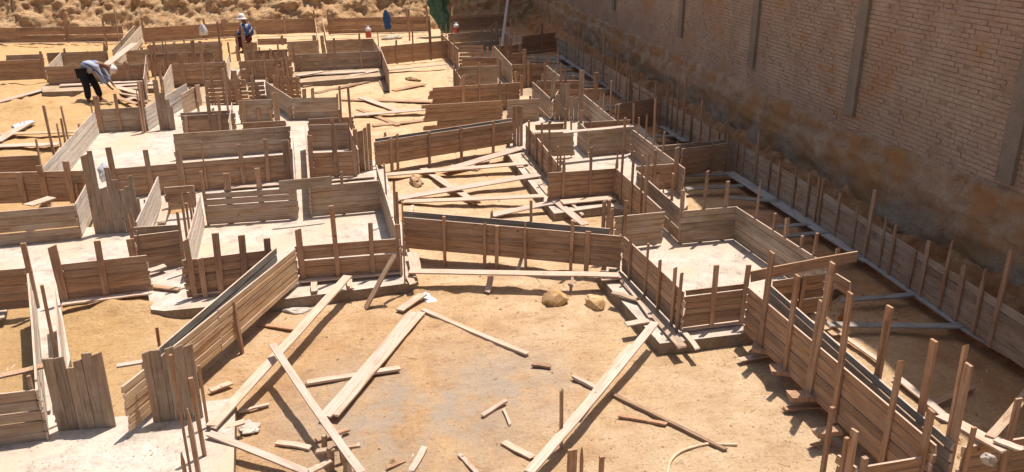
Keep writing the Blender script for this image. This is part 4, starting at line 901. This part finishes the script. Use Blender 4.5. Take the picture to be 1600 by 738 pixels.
def person(label, px, py, J, mats, scale, rz, z=0.0, brim=False):
    """J: joints in metres, x forward"""
    t = empty('person', at(px, py, z), rz); t.scale = (scale,) * 3; tag(t, label, 'person')
    hip, ch, nk, hd = J['hip'], J['chest'], J['neck'], J['head']
    P_ = [(*hip, .13, .15), (*[(a + b) / 2 for a, b in zip(hip, ch)], .12, .14), (*ch, .13, .16), (*nk, .055), (*hd, .085, .1), (*J['crown'], .07, .08)]
    E_ = [(0, 1), (1, 2), (2, 3), (3, 4), (4, 5)]
    def chain(root, pts):
        p = root
        for q in pts: P_.append(q); E_.append((p, len(P_) - 1)); p = len(P_) - 1
        return p
    for s in 'lr':
        a = J['arm' + s]; e = chain(2, [(*a[0], .06), (*a[1], .042), (*a[2], .028)])
        wv = Vector(a[2]); dr = (Vector(a[2]) - Vector(a[1])).normalized(); sd_ = Vector((0, 1, 0)) if abs(dr.y) < .9 else Vector((1, 0, 0)); sd_ = (sd_ - dr * sd_.dot(dr)).normalized(); nn = dr.cross(sd_)
        palm = chain(e, [(*(wv + dr * .07), .02, .036)])
        for k in range(4): f0 = wv + dr * .10 + sd_ * (k - 1.5) * .02; chain(palm, [(*f0, .0095), (*(f0 + dr * .035 + nn * .01), .009), (*(f0 + dr * (.055 + .006 * (k in (1, 2))) + nn * .03), .007)])
        th_ = wv + dr * .045 + sd_ * .035; chain(e, [(*th_, .011), (*(th_ + dr * .04 + sd_ * .012), .008)])
        l = J['leg' + s]; k = chain(0, [(*l[0], .085), (*l[1], .06), (*l[2], .042)]); chain(k, [(l[2][0] + .06, l[2][1], l[2][2] - .06, .04), (l[2][0] + .17, l[2][1], l[2][2] - .075, .032)])
    skin('body', P_, E_, 'skin', t)
    # shirt
    m1 = [(a + b) / 2 for a, b in zip(hip, ch)]
    S = [(*hip, .17, .20), (*m1, .18, .20), (*ch, .18, .21), (*[(a * 2 + b) / 3 for a, b in zip(nk, ch)], .075)]; SE = [(0, 1), (1, 2), (2, 3)]
    for s in 'lr':
        a = J['arm' + s]; n0 = len(S); S += [(*a[0], .085), (*a[1], .065), (*(Vector(a[1]) * .25 + Vector(a[2]) * .75), .05)]; SE += [(2, n0), (n0, n0 + 1), (n0 + 1, n0 + 2)]
    skin('shirt', S, SE, mats[0], t)
    T = [(*hip, .15, .17)]; TE = []
    for s in 'lr':
        l = J['leg' + s]; n0 = len(T); T += [(*l[0], .125), (*l[1], .10), (*(Vector(l[1]) * .08 + Vector(l[2]) * .92), .085)]; TE += [(0, n0), (n0, n0 + 1), (n0 + 1, n0 + 2)]
    skin('trousers', T, TE, mats[1], t)
    # hat
    prof = [(.118, -.02), (.12, .03), (.105, .09), (.06, .13), (.01, .14)]
    if brim: prof = [(.19, -.05), (.17, -.035), (.122, -.01)] + prof[1:]
    V, F = lathe(prof); h_ = obj('hat', V, F, M['cap'], t, smooth=True)
    up = (Vector(J['crown']) - Vector(hd)).normalized(); h_.location = Vector(hd) + up * .045; h_.rotation_euler = up.to_track_quat('Z', 'Y').to_euler()
    if not brim:
        fw = Vector((up.z, 0, -up.x)); V = [(0, -.08, 0), (.12, -.07, -.01), (.15, 0, -.02), (.12, .07, -.01), (0, .08, 0), (0, -.08, .012), (.12, -.07, .004), (.15, 0, -.006), (.12, .07, .004), (0, .08, .012)]
        F = [(4, 3, 2, 1, 0), (5, 6, 7, 8, 9)] + [(i, (i + 1) % 5, 5 + (i + 1) % 5, 5 + i) for i in range(5)]
        pk = obj('cap_peak', V, F, M['cap'], t); pk.location = Vector(hd) + up * .05 + fw * .09; pk.rotation_euler = Matrix((fw, up.cross(fw), up)).transposed().to_euler()
    # face: eyes, nose, mouth, ears
    fw = (Vector((1, 0, 0)) - up * up.x).normalized(); sdv = up.cross(fw)
    hc = Vector(hd)
    M.setdefault('dark', plain('dark_eye', (.02, .015, .012)))
    for nm, pos, r_, mt in [('eye', hc + fw * .088 + sdv * .032 + up * .01, .011, 'dark'), ('eye', hc + fw * .088 - sdv * .032 + up * .01, .011, 'dark'), ('nose', hc + fw * .1 - up * .015, .016, 'skin'), ('mouth', hc + fw * .088 - up * .05, .014, 'dark'), ('ear', hc + sdv * .098, .022, 'skin'), ('ear', hc - sdv * .098, .022, 'skin')]:
        bm = bmesh.new(); bmesh.ops.create_icosphere(bm, subdivisions=2, radius=r_); me = bpy.data.meshes.new(nm); bm.to_mesh(me); bm.free(); me.materials.append(M[mt]); o = bpy.data.objects.new(nm, me); col.objects.link(o); o.parent = t; o.location = pos
    return t
# bending worker: facing right (+x)
J1 = dict(hip=(-.12, 0, .92), chest=(.28, 0, 1.10), neck=(.46, 0, 1.02), head=(.60, 0, .93), crown=(.68, 0, .90),
          arml=[(.30, .19, 1.0), (.42, .2, .72), (.55, .12, .52)], armr=[(.30, -.19, 1.0), (.40, -.2, .70), (.52, -.10, .48)],
          legl=[(-.08, .12, .85), (.12, .14, .46), (.18, .16, .09)], legr=[(-.10, -.12, .85), (-.03, -.14, .46), (-.05, -.16, .09)])
person('worker in striped white and blue shirt and white cap bending over the trench', 145, 161, J1, ('shirt1', 'trous'), 1.25, -.1)
J2 = dict(hip=(0, 0, .48), chest=(.12, 0, .88), neck=(.18, 0, 1.02), head=(.25, 0, 1.13), crown=(.25, 0, 1.21),
          arml=[(.16, .2, .90), (.22, .26, .62), (.46, .12, .58)], armr=[(.16, -.2, .90), (.24, -.26, .64), (.48, -.08, .60)],
          legl=[(.12, .13, .47), (.42, .17, .50), (.38, .17, .09)], legr=[(.12, -.13, .47), (.42, -.17, .50), (.38, -.17, .09)])
V, F, mi = boardmesh(.5, .4, .42); st_ = obj('wooden_block', V, F, M['warm']); q_ = at(394, 80, 0); st_.location = (q_.x - .25, q_.y, 0); tag(st_, 'low wooden block that the blue-shirted worker sits on', 'block')
person('worker in blue and white striped shirt with a brimmed hat sitting at the far panels', 394, 80, J2, ('shirt2', 'maroon'), 1.36, math.radians(205), 0.0, True)
